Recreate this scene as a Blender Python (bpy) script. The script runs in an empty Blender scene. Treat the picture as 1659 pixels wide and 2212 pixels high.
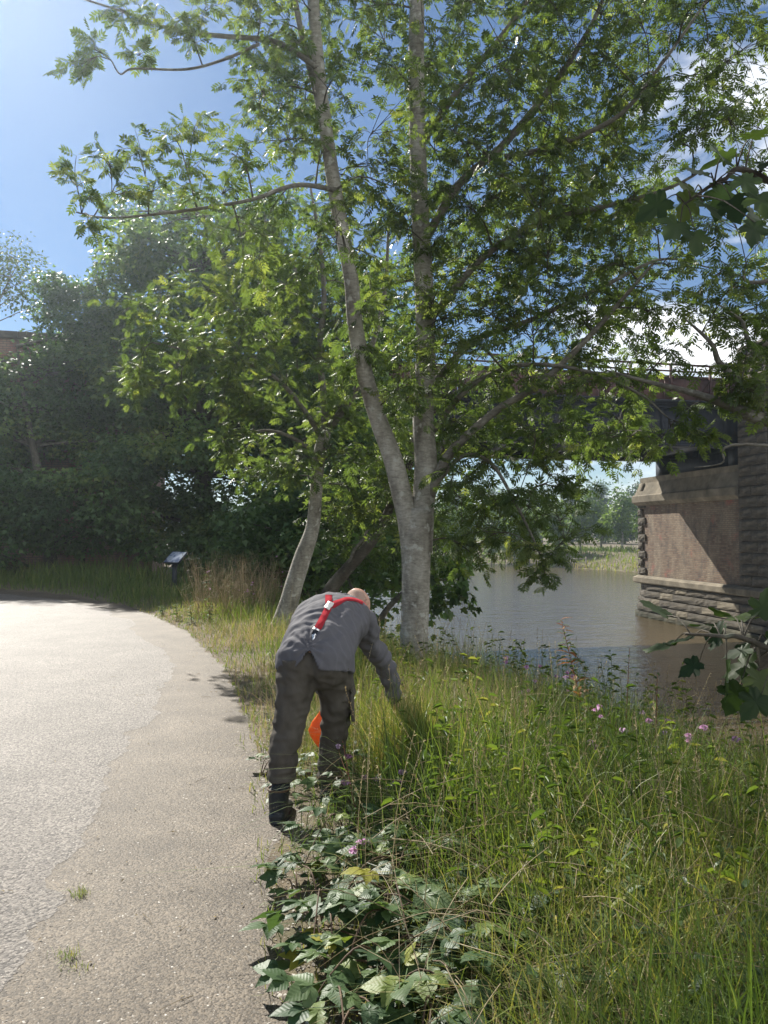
import bpy, math, random
import numpy as np
from mathutils import Vector, Matrix, noise as mnoise
R = math.radians
rng = np.random.default_rng(7)
random.seed(7)
sc = bpy.context.scene
C = bpy.context.collection

# ------------------------------------------------------------------ camera
CAM_H = 1.55
PITCH = math.atan(45 / 1620)
cam_d = bpy.data.cameras.new('camera')
cam_d.sensor_fit = 'VERTICAL'
cam_d.sensor_height = 24
cam_d.lens = 24 * 1620 / 2212
cam_d.clip_start = 0.05
cam_d.clip_end = 3000
cam = bpy.data.objects.new('camera', cam_d)
C.objects.link(cam)
cam.location = (0, 0, CAM_H)
cam.rotation_euler = (math.pi / 2 + PITCH, 0, 0)
sc.camera = cam

# ------------------------------------------------------------------ sky and sun
SUN_AZ, SUN_EL = -32.0, 39.5            # azimuth measured from +Y, minus = towards -X
sun_to = Vector((math.sin(R(SUN_AZ)) * math.cos(R(SUN_EL)), math.cos(R(SUN_AZ)) * math.cos(R(SUN_EL)), math.sin(R(SUN_EL))))
world = bpy.data.worlds.new('World')
sc.world = world
world.use_nodes = True
wn, wl = world.node_tree.nodes, world.node_tree.links
wn.clear()
w_out = wn.new('ShaderNodeOutputWorld')
w_bg = wn.new('ShaderNodeBackground')
w_bg.inputs['Strength'].default_value = 0.034
w_sky = wn.new('ShaderNodeTexSky')
w_sky.sky_type = 'NISHITA'
w_sky.sun_disc = False
w_sky.sun_elevation = R(SUN_EL)
w_sky.sun_rotation = R(SUN_AZ)
w_sky.air_density = 1.0
w_sky.dust_density = 0.0
w_sky.ozone_density = 4.0
# clouds: a noise over the whole dome, thicker to the east; unseen cloud behind the camera added to lift shade
w_tc = wn.new('ShaderNodeTexCoord')
w_map = wn.new('ShaderNodeMapping')
w_map.inputs['Location'].default_value = (3.1, 0.4, 2.06)
w_map.inputs['Scale'].default_value = (1.0, 1.0, 2.3)
w_n1 = wn.new('ShaderNodeTexNoise')
w_n1.inputs['Scale'].default_value = 3.2
w_n1.inputs['Detail'].default_value = 9
w_n1.inputs['Roughness'].default_value = 0.56
w_n1.inputs['Distortion'].default_value = 0.25
w_add = wn.new('ShaderNodeMath'); w_add.operation = 'MULTIPLY_ADD'
w_add.inputs[1].default_value = 1.0
w_cr = wn.new('ShaderNodeValToRGB')
w_cr.color_ramp.elements[0].position = 0.40
w_cr.color_ramp.elements[1].position = 0.56
w_n2 = wn.new('ShaderNodeTexNoise')
w_n2.inputs['Scale'].default_value = 9
w_n2.inputs['Detail'].default_value = 6
w_cc = wn.new('ShaderNodeValToRGB')
w_cc.color_ramp.elements[0].position = 0.35
w_cc.color_ramp.elements[0].color = (9.5, 10.2, 11.2, 1)
w_cc.color_ramp.elements[1].position = 0.56
w_cc.color_ramp.elements[1].color = (18.0, 18.2, 18.5, 1)
w_mix = wn.new('ShaderNodeMix'); w_mix.data_type = 'RGBA'
wl.new(w_tc.outputs['Generated'], w_map.inputs['Vector'])
wl.new(w_map.outputs[0], w_n1.inputs['Vector'])
wl.new(w_map.outputs[0], w_n2.inputs['Vector'])
w_bias = wn.new('ShaderNodeVectorMath'); w_bias.operation = 'DOT_PRODUCT'
w_bias.inputs[1].default_value = (0.38, -0.16, -0.22)
wl.new(w_tc.outputs['Generated'], w_bias.inputs[0])
wl.new(w_bias.outputs['Value'], w_add.inputs[0])
wl.new(w_n1.outputs['Fac'], w_add.inputs[2])
wl.new(w_add.outputs[0], w_cr.inputs[0])
wl.new(w_n2.outputs['Fac'], w_cc.inputs[0])
wl.new(w_cr.outputs[0], w_mix.inputs['Factor'])
wl.new(w_sky.outputs[0], w_mix.inputs['A'])
wl.new(w_cc.outputs[0], w_mix.inputs['B'])
wl.new(w_mix.outputs['Result'], w_bg.inputs['Color'])
wl.new(w_bg.outputs[0], w_out.inputs['Surface'])

sun_d = bpy.data.lights.new('sun', 'SUN')
sun_d.energy = 3.5
sun_d.angle = R(0.53)
sun_d.color = (1.0, 0.95, 0.86)
sun = bpy.data.objects.new('sun', sun_d)
C.objects.link(sun)
sun.rotation_euler = (-sun_to).to_track_quat('-Z', 'Y').to_euler()
sun.location = sun_to * 40

sc.view_settings.view_transform = 'Standard'
sc.view_settings.look = 'None'
sc.view_settings.exposure = 1.6
sc.view_settings.gamma = 1.0
sc.view_settings.use_curve_mapping = False
sc.cycles.use_denoising = True
sc.cycles.max_bounces = 8
sc.cycles.diffuse_bounces = 4
sc.cycles.glossy_bounces = 3
sc.cycles.transmission_bounces = 4
sc.cycles.volume_bounces = 0
sc.cycles.sample_clamp_indirect = 6

SKIP = ()                               # builders left out while testing

# ------------------------------------------------------------------ helpers
def D(x, y, dep):
    """point of the place that a 1659x2212 print of the photo shows at (x, y), at distance dep along +Y"""
    a, b = (x - 829.5) / 1620, (1106 - y) / 1620
    dy = math.cos(PITCH) - b * math.sin(PITCH)
    dz = math.sin(PITCH) + b * math.cos(PITCH)
    k = dep / dy
    return np.array((a * k, dep, CAM_H + dz * k))

def nrm(v):
    v = np.asarray(v, float)
    return v / (np.linalg.norm(v, axis=-1, keepdims=True) + 1e-12)

def mesh_np(name, V, faces, smooth=False, tint=None, uv=None):
    """faces: list of int arrays (m,k); tint: per-face list matching"""
    me = bpy.data.meshes.new(name)
    V = np.asarray(V, np.float32).reshape(-1, 3)
    faces = [np.asarray(f, np.int32) for f in faces if len(f)]
    me.vertices.add(len(V))
    me.vertices.foreach_set('co', V.ravel())
    loops = np.concatenate([f.ravel() for f in faces])
    tot = np.concatenate([np.full(len(f), f.shape[1], np.int32) for f in faces])
    st = np.concatenate([[0], np.cumsum(tot)[:-1]]).astype(np.int32)
    me.loops.add(len(loops))
    me.loops.foreach_set('vertex_index', loops)
    me.polygons.add(len(tot))
    me.polygons.foreach_set('loop_start', st)
    if smooth:
        me.polygons.foreach_set('use_smooth', np.ones(len(tot), bool))
    if tint is not None:
        a = me.attributes.new('tint', 'FLOAT', 'FACE')
        a.data.foreach_set('value', np.concatenate([np.asarray(t, np.float32).ravel() for t in tint]))
    if uv is not None:
        l = me.uv_layers.new(name='uv')
        l.data.foreach_set('uv', np.asarray(uv, np.float32)[loops].ravel())
    me.update(calc_edges=True)
    me.validate()
    return me

class Geo:
    """collects pieces of geometry, then becomes ONE mesh"""
    def __init__(s):
        s.V, s.F, s.T, s.n = [], {}, {}, 0
    def add(s, V, faces, tint=0.5):
        V = np.asarray(V, float).reshape(-1, 3)
        for f in faces:
            f = np.asarray(f, np.int64)
            if f.size == 0: continue
            k = f.shape[1]
            s.F.setdefault(k, []).append(f + s.n)
            t = np.broadcast_to(np.asarray(tint, float), (len(f),)) if np.ndim(tint) == 0 or len(np.atleast_1d(tint)) == len(f) else np.full(len(f), 0.5)
            s.T.setdefault(k, []).append(t)
        s.V.append(V); s.n += len(V)
    def mesh(s, name, smooth=False):
        V = np.concatenate(s.V)
        F = [np.concatenate(s.F[k]) for k in s.F]
        T = [np.concatenate(s.T[k]) for k in s.F]
        return mesh_np(name, V, F, smooth, T)
    def box(s, c, size, rot=None, taper=1.0, jit=0.0):
        h = np.array(size, float) / 2
        v = np.array([(x, y, z) for z in (-1, 1) for y in (-1, 1) for x in (-1, 1)], float)
        v[4:, :2] *= taper
        v = v * h
        if jit: v += rng.uniform(-jit, jit, v.shape)
        if rot is not None: v = v @ np.asarray(rot).T
        s.add(v + np.asarray(c), [[(0, 2, 3, 1), (4, 5, 7, 6), (0, 1, 5, 4), (2, 6, 7, 3), (0, 4, 6, 2), (1, 3, 7, 5)]])
    def tube(s, pts, rad, sides=6, cap=True, tint=0.5):
        pts = np.asarray(pts, float); n = len(pts)
        rad = np.broadcast_to(np.asarray(rad, float), (n,))
        t = np.gradient(pts, axis=0); t = nrm(t)
        ref = np.array((0.31, 0.93, 0.17)) if abs(t[0, 2]) > .8 else np.array((0, 0, 1.0))
        u = nrm(np.cross(t, ref)); w = np.cross(t, u)
        a = np.arange(sides) / sides * 2 * np.pi
        V = pts[:, None] + rad[:, None, None] * (u[:, None] * np.cos(a)[None, :, None] + w[:, None] * np.sin(a)[None, :, None])
        i = np.arange(n - 1)[:, None] * sides; j = np.arange(sides)[None]; k = (j + 1) % sides
        q = np.stack([i + j, i + k, i + sides + k, i + sides + j], -1).reshape(-1, 4)
        f = [q]
        V = V.reshape(-1, 3)
        if cap and sides > 3:
            f = [q, np.array([list(range(sides))[::-1]]), np.array([[(n - 1) * sides + m for m in range(sides)]])]
            s.add(V, [q], tint); s.n -= len(V); s.V.pop()
            s.add(V, f[1:], tint)
        else:
            s.add(V, f, tint)

def link(name, me, mat=None, parent=None):
    o = bpy.data.objects.new(name, me)
    C.objects.link(o)
    if parent is not None: o.parent = parent
    if mat is not None and me is not None and len(me.materials) == 0: me.materials.append(mat)
    return o

def thing(name, label, cat, loc=(0, 0, 0), rz=0, group=None):
    o = bpy.data.objects.new(name, None)
    o.empty_display_size = 0.1
    C.objects.link(o)
    o.location = loc; o.rotation_euler = (0, 0, rz)
    o['label'] = label; o['category'] = cat
    if group: o['group'] = group
    return o

def tag(o, label, cat=None, group=None, kind=None):
    o['label'] = label
    if cat: o['category'] = cat
    if group: o['group'] = group
    if kind: o['kind'] = kind
    return o

def local(me, loc):
    """shift world-built mesh data so its parent Empty can sit at the thing's base"""
    me.transform(Matrix.Translation(-Vector(loc)))
    return me

def spline(pts, n):
    """Catmull-Rom through pts, n samples (any number of columns)"""
    P = np.asarray(pts, float)
    P = np.vstack([2 * P[0] - P[1], P, 2 * P[-1] - P[-2]])
    m = len(P) - 3
    t = np.linspace(0, m - 1e-9, n); i = t.astype(int); f = (t - i)[:, None]
    a, b, c, d = P[i], P[i + 1], P[i + 2], P[i + 3]
    return 0.5 * (2 * b + (c - a) * f + (2 * a - 5 * b + 4 * c - d) * f ** 2 + (3 * b - a - 3 * c + d) * f ** 3)

def frames(dirv, up):
    """rotation matrices: columns x (side), y (along), z (normal)"""
    y = nrm(dirv); x = nrm(np.cross(y, up)); z = np.cross(x, y)
    return np.stack([x, y, z], -1)

def scatter(T, TF, pos, Rm, scl):
    """template verts T (k,3), faces list TF -> all copies"""
    n, k = len(pos), len(T)
    scl = np.asarray(scl, float)
    V = np.einsum('nij,kj->nki', Rm, T) * (scl[:, None, None] if scl.ndim == 1 else 1) + pos[:, None]
    F = [(np.asarray(f)[None] + (np.arange(n) * k)[:, None, None]).reshape(-1, len(f[0])) for f in TF]
    return V.reshape(-1, 3), F

def smoothstep(a, b, x):
    t = np.clip((x - a) / (b - a), 0, 1)
    return t * t * (3 - 2 * t)

def poly_dist(X, Y, P):
    """signed distance to polyline; positive on its right-hand side"""
    P = np.asarray(P, float)
    X = np.asarray(X, float); Y = np.asarray(Y, float)
    best = np.full(X.shape, 1e9); sg = np.ones(X.shape)
    for (x0, y0), (x1, y1) in zip(P[:-1], P[1:]):
        dx, dy = x1 - x0, y1 - y0
        t = np.clip(((X - x0) * dx + (Y - y0) * dy) / (dx * dx + dy * dy), 0, 1)
        d = np.hypot(X - x0 - t * dx, Y - y0 - t * dy)
        c = (X - x0) * dy - (Y - y0) * dx
        m = d < best
        best = np.where(m, d, best); sg = np.where(m, np.sign(c), sg)
    return best * sg

def vnoise(x, y, s, seed=0):
    """cheap smooth value noise, vectorised"""
    x = np.asarray(x, float) * s + seed * 17.3; y = np.asarray(y, float) * s - seed * 9.1
    i, j = np.floor(x), np.floor(y); f, g = x - i, y - j
    f = f * f * (3 - 2 * f); g = g * g * (3 - 2 * g)
    h = lambda a, b: np.mod(np.sin(a * 127.1 + b * 311.7 + seed * 74.7) * 43758.5453, 1.0)
    return (h(i, j) * (1 - f) + h(i + 1, j) * f) * (1 - g) + (h(i, j + 1) * (1 - f) + h(i + 1, j + 1) * f) * g

# ------------------------------------------------------------------ materials
def mat(name):
    m = bpy.data.materials.new(name); m.use_nodes = True
    nt = m.node_tree
    b = nt.nodes['Principled BSDF']
    return m, nt.nodes, nt.links, b

def ramp(n, stops):
    r = n.new('ShaderNodeValToRGB')
    e = r.color_ramp.elements
    while len(e) < len(stops): e.new(0.5)
    for k, (p, c) in zip(e, stops):
        k.position = p; k.color = (*c, 1)
    return r

def noise_node(n, l, scale, detail=5, rough=0.55, coord='Object', vec=None, scl=None):
    t = n.new('ShaderNodeTexNoise')
    t.inputs['Scale'].default_value = scale; t.inputs['Detail'].default_value = detail; t.inputs['Roughness'].default_value = rough
    if vec is None:
        tc = n.new('ShaderNodeTexCoord'); vec = tc.outputs[coord]
    if scl is not None:
        mp = n.new('ShaderNodeMapping'); mp.inputs['Scale'].default_value = scl
        l.new(vec, mp.inputs['Vector']); vec = mp.outputs[0]
    l.new(vec, t.inputs['Vector'])
    return t

def bump(n, l, b, src, strength, dist):
    k = n.new('ShaderNodeBump'); k.inputs['Strength'].default_value = strength; k.inputs['Distance'].default_value = dist
    l.new(src, k.inputs['Height']); l.new(k.outputs[0], b.inputs['Normal'])
    return k

def mixc(n, l, fac, a, b, mode='MIX'):
    m = n.new('ShaderNodeMix'); m.data_type = 'RGBA'; m.blend_type = mode
    for k, v in (('Factor', fac), ('A', a), ('B', b)):
        if isinstance(v, bpy.types.NodeSocket): l.new(v, m.inputs[k])
        elif k == 'Factor': m.inputs[k].default_value = v
        else: m.inputs[k].default_value = (*v, 1)
    return m.outputs['Result']

def noisy(name, stops, scale=6, rough=0.85, bump_s=0.4, bump_d=0.01, detail=6, coord='Object', scl=None, spec=0.3):
    m, n, l, b = mat(name)
    t = noise_node(n, l, scale, detail, 0.6, coord, scl=scl)
    r = ramp(n, stops); l.new(t.outputs['Fac'], r.inputs[0]); l.new(r.outputs[0], b.inputs['Base Color'])
    b.inputs['Roughness'].default_value = rough
    b.inputs['Specular IOR Level'].default_value = spec
    if bump_s: bump(n, l, b, t.outputs['Fac'], bump_s, bump_d)
    return m

def leafy(name, stops, transl=0.45, rough=0.42, src='tint', spec=0.4, tcol=None, tgain=1.4):
    """thin leaf: diffuse + gloss on the surface, light shining through"""
    m, n, l, b = mat(name)
    out = n['Material Output']
    if src == 'tint':
        a = n.new('ShaderNodeAttribute'); a.attribute_name = 'tint'; fac = a.outputs['Fac']
    else:
        a = n.new('ShaderNodeObjectInfo'); fac = a.outputs['Random']
    r = ramp(n, stops); l.new(fac, r.inputs[0])
    l.new(r.outputs[0], b.inputs['Base Color'])
    b.inputs['Roughness'].default_value = rough
    b.inputs['Specular IOR Level'].default_value = spec
    tr = n.new('ShaderNodeBsdfTranslucent')
    tint = mixc(n, l, 1.0, r.outputs[0], tcol or (1.2 * tgain, 1.2 * tgain, 0.55 * tgain), 'MULTIPLY')
    l.new(tint, tr.inputs['Color'])
    mx = n.new('ShaderNodeMixShader'); mx.inputs[0].default_value = transl
    l.new(b.outputs[0], mx.inputs[1]); l.new(tr.outputs[0], mx.inputs[2]); l.new(mx.outputs[0], out.inputs['Surface'])
    return m
# ------------------------------------------------------------------ the lie of the land
WATER_Z = -2.8
PATH_R = [(0.6, -9), (0.1, -3), (-0.1, 0), (-0.32, 2.37), (-0.65, 4.1), (-1.15, 6.2), (-1.85, 8.6), (-3.2, 12), (-5.5, 16), (-8.8, 19.5), (-12.2, 21.5), (-18, 24), (-40, 26)]
PATH_L = [(-5.6, -9), (-5.4, -3), (-5.3, 0), (-5.3, 2.4), (-5.4, 4.1), (-5.7, 6.2), (-6.3, 8.6), (-7.4, 11), (-9.2, 14), (-11.6, 16.6), (-14.2, 18.2), (-19.5, 20), (-41, 22)]
TAR_R = [(-1.3, -9), (-1.25, -3), (-1.22, 0), (-1.25, 2.4), (-1.4, 3.5), (-1.8, 5.2), (-2.15, 7.2), (-2.7, 9.2), (-4.4, 13), (-6.6, 16.4), (-9.6, 19), (-12.6, 20.8), (-18.4, 22.8), (-40, 25)]
BRINK = [(4.2, -9), (3.6, -2), (3.1, 2), (2.5, 4.2), (1.7, 6.2), (1.05, 8.4), (0.4, 10.5), (-0.4, 13), (-2.2, 18), (-5.0, 23), (-6.5, 29), (-8, 36), (-28, 62), (-120, 130)]
FAR_BANK = [(120, 10), (60, 40), (40, 62), (27.8, 80.5), (19.8, 97), (4, 126), (-60, 190), (-160, 260)]

def land(x, y):
    x = np.asarray(x, float); y = np.asarray(y, float)
    d = poly_dist(x, y, PATH_R)
    b = poly_dist(x, y, BRINK)
    f = poly_dist(x, y, FAR_BANK)            # positive = inland beyond the river
    z = np.where(d > 0, 0.05 * np.sin(np.clip(d, 0, 2) * 1.2) + 0.05 * (vnoise(x, y, 1.7) - .5) * np.clip(d * 2, 0, 1), 0.0)
    z = z - 0.22 * smoothstep(-1.6, 0, b)
    z = np.where(b > 0, z - np.minimum(b * 0.72, 3.9) + 0.25 * (vnoise(x, y, 0.8, 3) - .5) * np.clip(b, 0, 1), z)
    zf = -3.7 + np.clip((f + 2) * 0.28, 0, 2.75) + 0.012 * np.clip(f - 8, 0, 400) + 0.35 * (vnoise(x, y, 0.25, 5) - .5) * np.clip(f / 5, 0, 1)
    z = np.where(f > -3, np.maximum(z, zf), z)
    return z

def axis_samples(segs):
    out = []
    for a, b, s in segs: out.append(np.arange(a, b, s))
    return np.unique(np.round(np.concatenate(out), 4))

gx = axis_samples([(-900, -120, 60), (-120, -30, 6), (-30, -8, 1), (-8, 9, 0.18), (9, 40, 1), (40, 140, 5), (140, 901, 60)])
gy = axis_samples([(-300, -20, 40), (-20, -2, 1.5), (-2, 16, 0.18), (16, 32, 0.5), (32, 70, 1.5), (70, 140, 1.5), (140, 300, 8), (300, 1601, 100)])
GX, GY = np.meshgrid(gx, gy)
GZ = land(GX, GY)
V = np.stack([GX, GY, GZ], -1).reshape(-1, 3)
nx, ny = len(gx), len(gy)
i = (np.arange(ny - 1)[:, None] * nx + np.arange(nx - 1)[None]).ravel()
me = mesh_np('ground', V, [np.stack([i, i + 1, i + nx + 1, i + nx], -1)], smooth=True)
m_soil, n, l, b = mat('soil')
t1 = noise_node(n, l, 1.3, 6); t2 = noise_node(n, l, 38, 5, 0.7)
r1 = ramp(n, [(0.3, (0.10, 0.078, 0.05)), (0.5, (0.17, 0.14, 0.095)), (0.7, (0.09, 0.10, 0.04))])
l.new(t1.outputs['Fac'], r1.inputs[0])
r2 = ramp(n, [(0.3, (0.5, 0.48, 0.45)), (0.7, (1.15, 1.1, 1.05))]); l.new(t2.outputs['Fac'], r2.inputs[0])
l.new(mixc(n, l, 1.0, r1.outputs[0], r2.outputs[0], 'MULTIPLY'), b.inputs['Base Color'])
b.inputs['Roughness'].default_value = 0.95
bump(n, l, b, t2.outputs['Fac'], 0.8, 0.02)
o = link('ground', me, m_soil); o['kind'] = 'structure'
tag(o, 'bare brown soil of the river banks under the grass')

# ------------------------------------------------------------------ river
m_water, n, l, b = mat('river_water')
b.inputs['Base Color'].default_value = (0.075, 0.056, 0.029, 1)
b.inputs['Roughness'].default_value = 0.11
b.inputs['IOR'].default_value = 2.6
b.inputs['Specular IOR Level'].default_value = 0.5
wa = noise_node(n, l, 1.3, 3, 0.5, scl=(0.45, 1.2, 1)); wb = noise_node(n, l, 4.4, 4, 0.6, scl=(0.6, 1.3, 1))
ad = n.new('ShaderNodeMath'); ad.operation = 'MULTIPLY_ADD'; ad.inputs[1].default_value = 0.35
l.new(wb.outputs['Fac'], ad.inputs[0]); l.new(wa.outputs['Fac'], ad.inputs[2])
bump(n, l, b, ad.outputs[0], 0.48, 0.30)
V = np.array([(-900, -300, 0), (900, -300, 0), (900, 1500, 0), (-900, 1500, 0)], float) + (0, 0, WATER_Z)
o = link('river', mesh_np('river', V, [[(0, 1, 2, 3)]]), m_water); o['kind'] = 'structure'
tag(o, 'rippled brown river reflecting the bright sky')

# ------------------------------------------------------------------ path surfaces
def strip(name, L, Rr, n, z, wob_l, wob_r, seed, cross=2):
    a, b = spline(L, n), spline(Rr, n)
    s = np.linspace(0, 60, n)
    def wob(p, amp, sd):
        w = (vnoise(s, s * 0 + sd, .8, sd) - .5) * 1.1 + (vnoise(s, s * 0 + sd, 2.2, sd + 1) - .5) * .4 + (vnoise(s, s * 0, 6, sd + 2) - .5) * .12 + (vnoise(s, s * 0, 16, sd + 3) - .5) * .04
        t = nrm(np.gradient(p, axis=0)); nn = np.stack([t[:, 1], -t[:, 0]], -1)
        return p + nn * (w * amp)[:, None]
    a = wob(a, wob_l, seed); b = wob(b, wob_r, seed + 5)
    k = np.linspace(0, 1, cross)
    P = a[:, None] * (1 - k)[None, :, None] + b[:, None] * k[None, :, None]
    Z = np.full(P.shape[:2], z)
    V = np.concatenate([P, Z[..., None]], -1).reshape(-1, 3)
    i = (np.arange(n - 1)[:, None] * cross + np.arange(cross - 1)[None]).ravel()
    return mesh_np(name, V, [np.stack([i, i + 1, i + cross + 1, i + cross], -1)])

def surface(name, stops, cell, cellcol, bs, bd, big):
    m, n, l, b = mat(name)
    tc = n.new('ShaderNodeTexCoord')
    vo = n.new('ShaderNodeTexVoronoi'); vo.inputs['Scale'].default_value = cell; vo.inputs['Randomness'].default_value = 1
    l.new(tc.outputs['Object'], vo.inputs['Vector'])
    vo2 = n.new('ShaderNodeTexVoronoi'); vo2.inputs['Scale'].default_value = cell * 0.45
    l.new(tc.outputs['Object'], vo2.inputs['Vector'])
    t = noise_node(n, l, big, 6, 0.62); f = noise_node(n, l, cell * 1.7, 4, 0.7)
    r = ramp(n, stops); l.new(t.outputs['Fac'], r.inputs[0])
    hs = n.new('ShaderNodeSeparateColor'); l.new(vo.outputs['Color'], hs.inputs[0])
    r2 = ramp(n, cellcol); l.new(hs.outputs[0], r2.inputs[0])
    c = mixc(n, l, 1.0, r.outputs[0], r2.outputs[0], 'MULTIPLY')
    r3 = ramp(n, [(0.25, (0.75, 0.74, 0.72)), (0.7, (1.15, 1.14, 1.12))]); l.new(f.outputs['Fac'], r3.inputs[0])
    l.new(mixc(n, l, 1.0, c, r3.outputs[0], 'MULTIPLY'), b.inputs['Base Color'])
    b.inputs['Roughness'].default_value = 0.62
    b.inputs['Specular IOR Level'].default_value = 0.25
    h = n.new('ShaderNodeMath'); h.operation = 'ADD'
    l.new(vo.outputs['Distance'], h.inputs[0]); l.new(vo2.outputs['Distance'], h.inputs[1])
    h2 = n.new('ShaderNodeMath'); h2.operation = 'MULTIPLY_ADD'; h2.inputs[1].default_value = -1
    l.new(h.outputs[0], h2.inputs[0]); l.new(f.outputs['Fac'], h2.inputs[2])
    bump(n, l, b, h2.outputs[0], bs, bd)
    return m
m_gravel = surface('gravel_dust', [(0.25, (0.062, 0.050, 0.037)), (0.5, (0.10, 0.083, 0.063)), (0.75, (0.145, 0.122, 0.095))], 130, [(0.0, (0.45, 0.44, 0.44)), (0.5, (1.0, .99, .98)), (1.0, (1.6, 1.56, 1.5))], 0.5, 0.004, 2.2)
m_tar = surface('worn_asphalt', [(0.25, (0.112, 0.103, 0.095)), (0.5, (0.147, 0.136, 0.126)), (0.75, (0.18, 0.167, 0.155))], 95, [(0.0, (0.4, 0.39, 0.4)), (0.5, (1.0, 0.98, 0.95)), (1.0, (1.6, 1.56, 1.5))], 0.7, 0.006, 1.6)
me = strip('gravel_verge', [(p[0] - 0.5, p[1]) for p in PATH_L], [(p[0] + 0.12, p[1]) for p in PATH_R], 1500, 0.004, 0.2, 0.35, 1, 6)
o = link('gravel_verge', me, m_gravel); o['kind'] = 'structure'; tag(o, 'dusty gravel edge of the riverside path')
me = strip('footpath', PATH_L, TAR_R, 3600, 0.0052, 0.2, 0.30, 3, 6)
o = link('footpath', me, m_tar); o['kind'] = 'structure'; tag(o, 'worn pale asphalt riverside footpath with a ragged edge')

# loose chippings: real stones on the gravel and the worn edge of the asphalt
def stones(N, xr, yr, smin, smax, sel, seed, z0):
    g = np.random.default_rng(seed)
    x = g.uniform(*xr, N); y = yr[0] + (yr[1] - yr[0]) * g.random(N) ** 1.7
    m = sel(x, y, g.random(N)); x, y = x[m], y[m]; n = len(x)
    T = np.array([(1, .2, -.4), (.1, 1, -.4), (-1, .1, -.4), (-.2, -1, -.4), (.25, .15, .75)], float)          # bedded chip: what lies below the dust is left out
    TF = [[(0, 1, 4), (1, 2, 4), (2, 3, 4), (3, 0, 4)]]
    a = g.uniform(0, 2 * np.pi, n); s = smin + (smax - smin) * g.random(n) ** 3
    Rm = np.zeros((n, 3, 3)); e = g.uniform(.55, 1.5, n); h = g.uniform(.25, .6, n)
    Rm[:, 0, 0] = np.cos(a) * e; Rm[:, 0, 1] = -np.sin(a); Rm[:, 1, 0] = np.sin(a) * e; Rm[:, 1, 1] = np.cos(a); Rm[:, 2, 2] = h
    Rm[:, 2, 0] = g.uniform(-.3, .3, n); Rm[:, 2, 1] = g.uniform(-.3, .3, n)
    zz = land(x, y) + z0
    V, F = scatter(T, TF, np.stack([x, y, zz + s * 0.15], -1), Rm, s)
    return mesh_np('stones', V, F, tint=[np.repeat(g.random(n), len(TF[0]))])
m_stone = leafy('chippings', [(0, (0.10, 0.088, 0.072)), (0.5, (0.18, 0.158, 0.13)), (0.8, (0.32, 0.29, 0.25)), (1, (0.5, 0.47, 0.42))], 0.0, 0.8, spec=0.3)
dR = lambda x, y: poly_dist(x, y, PATH_R); dT = lambda x, y: poly_dist(x, y, TAR_R)
me = stones(60000, (-4.0, 0.2), (1.8, 11), 0.0014, 0.0062, lambda x, y, q: (dT(x, y) > -0.05 + 0.1 * q) & (dR(x, y) < 0.25), 11, 0.004)
o = link('loose_gravel', me, m_stone); tag(o, 'loose stone chippings on the dusty path edge', 'gravel', kind='stuff')
me = stones(40000, (-4.6, -1.0), (1.8, 9), 0.0018, 0.0058, lambda x, y, q: dT(x, y) < .1, 12, 0.005)
o = link('asphalt_chippings', me, m_stone); tag(o, 'pale stone chippings bedded in the asphalt', 'gravel', kind='stuff')
me = stones(12000, (-0.9, 1.4), (2.0, 6), 0.003, 0.012, lambda x, y, q: (dR(x, y) > -0.1) & (dR(x, y) < 0.9), 13, 0.003)
o = link('verge_stones', me, m_stone); tag(o, 'small stones on the bare soil among the brambles', 'gravel', kind='stuff')
# ------------------------------------------------------------------ railway bridge over the river
bd = nrm(np.array((0.976, 0.217)))                   # along the bridge, to the right
bp = np.array((bd[1], -bd[0]))                       # across it, towards the viewer
A0 = np.array((13.65, 40.0))                         # far left corner of the pier face
sd = nrm(np.array((1.45, -8.4)))                     # along the pier face, towards the viewer
pn = np.array((-sd[1], sd[0]))                       # into the pier (to the right)
pn = pn if pn[0] > 0 else -pn
def PW(s, t, z):                                     # pier coordinates -> world
    q = A0 + sd * s + pn * t
    return np.array((q[0], q[1], z))
ROTP = np.array([[sd[0], pn[0], 0], [sd[1], pn[1], 0], [0, 0, 1.0]])
BR0 = A0 + sd * 7.2                                  # near girder line crosses the pier here
def BW(a, c, z):                                     # bridge coords: a along (right +), c across (towards viewer +), z
    q = BR0 + bd * a + bp * c
    return np.array((q[0], q[1], z))
ROTB = np.array([[bd[0], bp[0], 0], [bd[1], bp[1], 0], [0, 0, 1.0]])

m_iron = noisy('dark_iron', [(0.3, (0.012, 0.015, 0.022)), (0.55, (0.026, 0.031, 0.042)), (0.75, (0.06, 0.045, 0.035))], 3.5, 0.6, 0.25, 0.01, scl=(1, 1, .35))
m_rust = noisy('rusty_iron', [(0.3, (0.055, 0.028, 0.024)), (0.55, (0.10, 0.05, 0.042)), (0.75, (0.15, 0.085, 0.07))], 3.0, 0.75, 0.25, 0.01, scl=(1, 1, .4))

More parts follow.
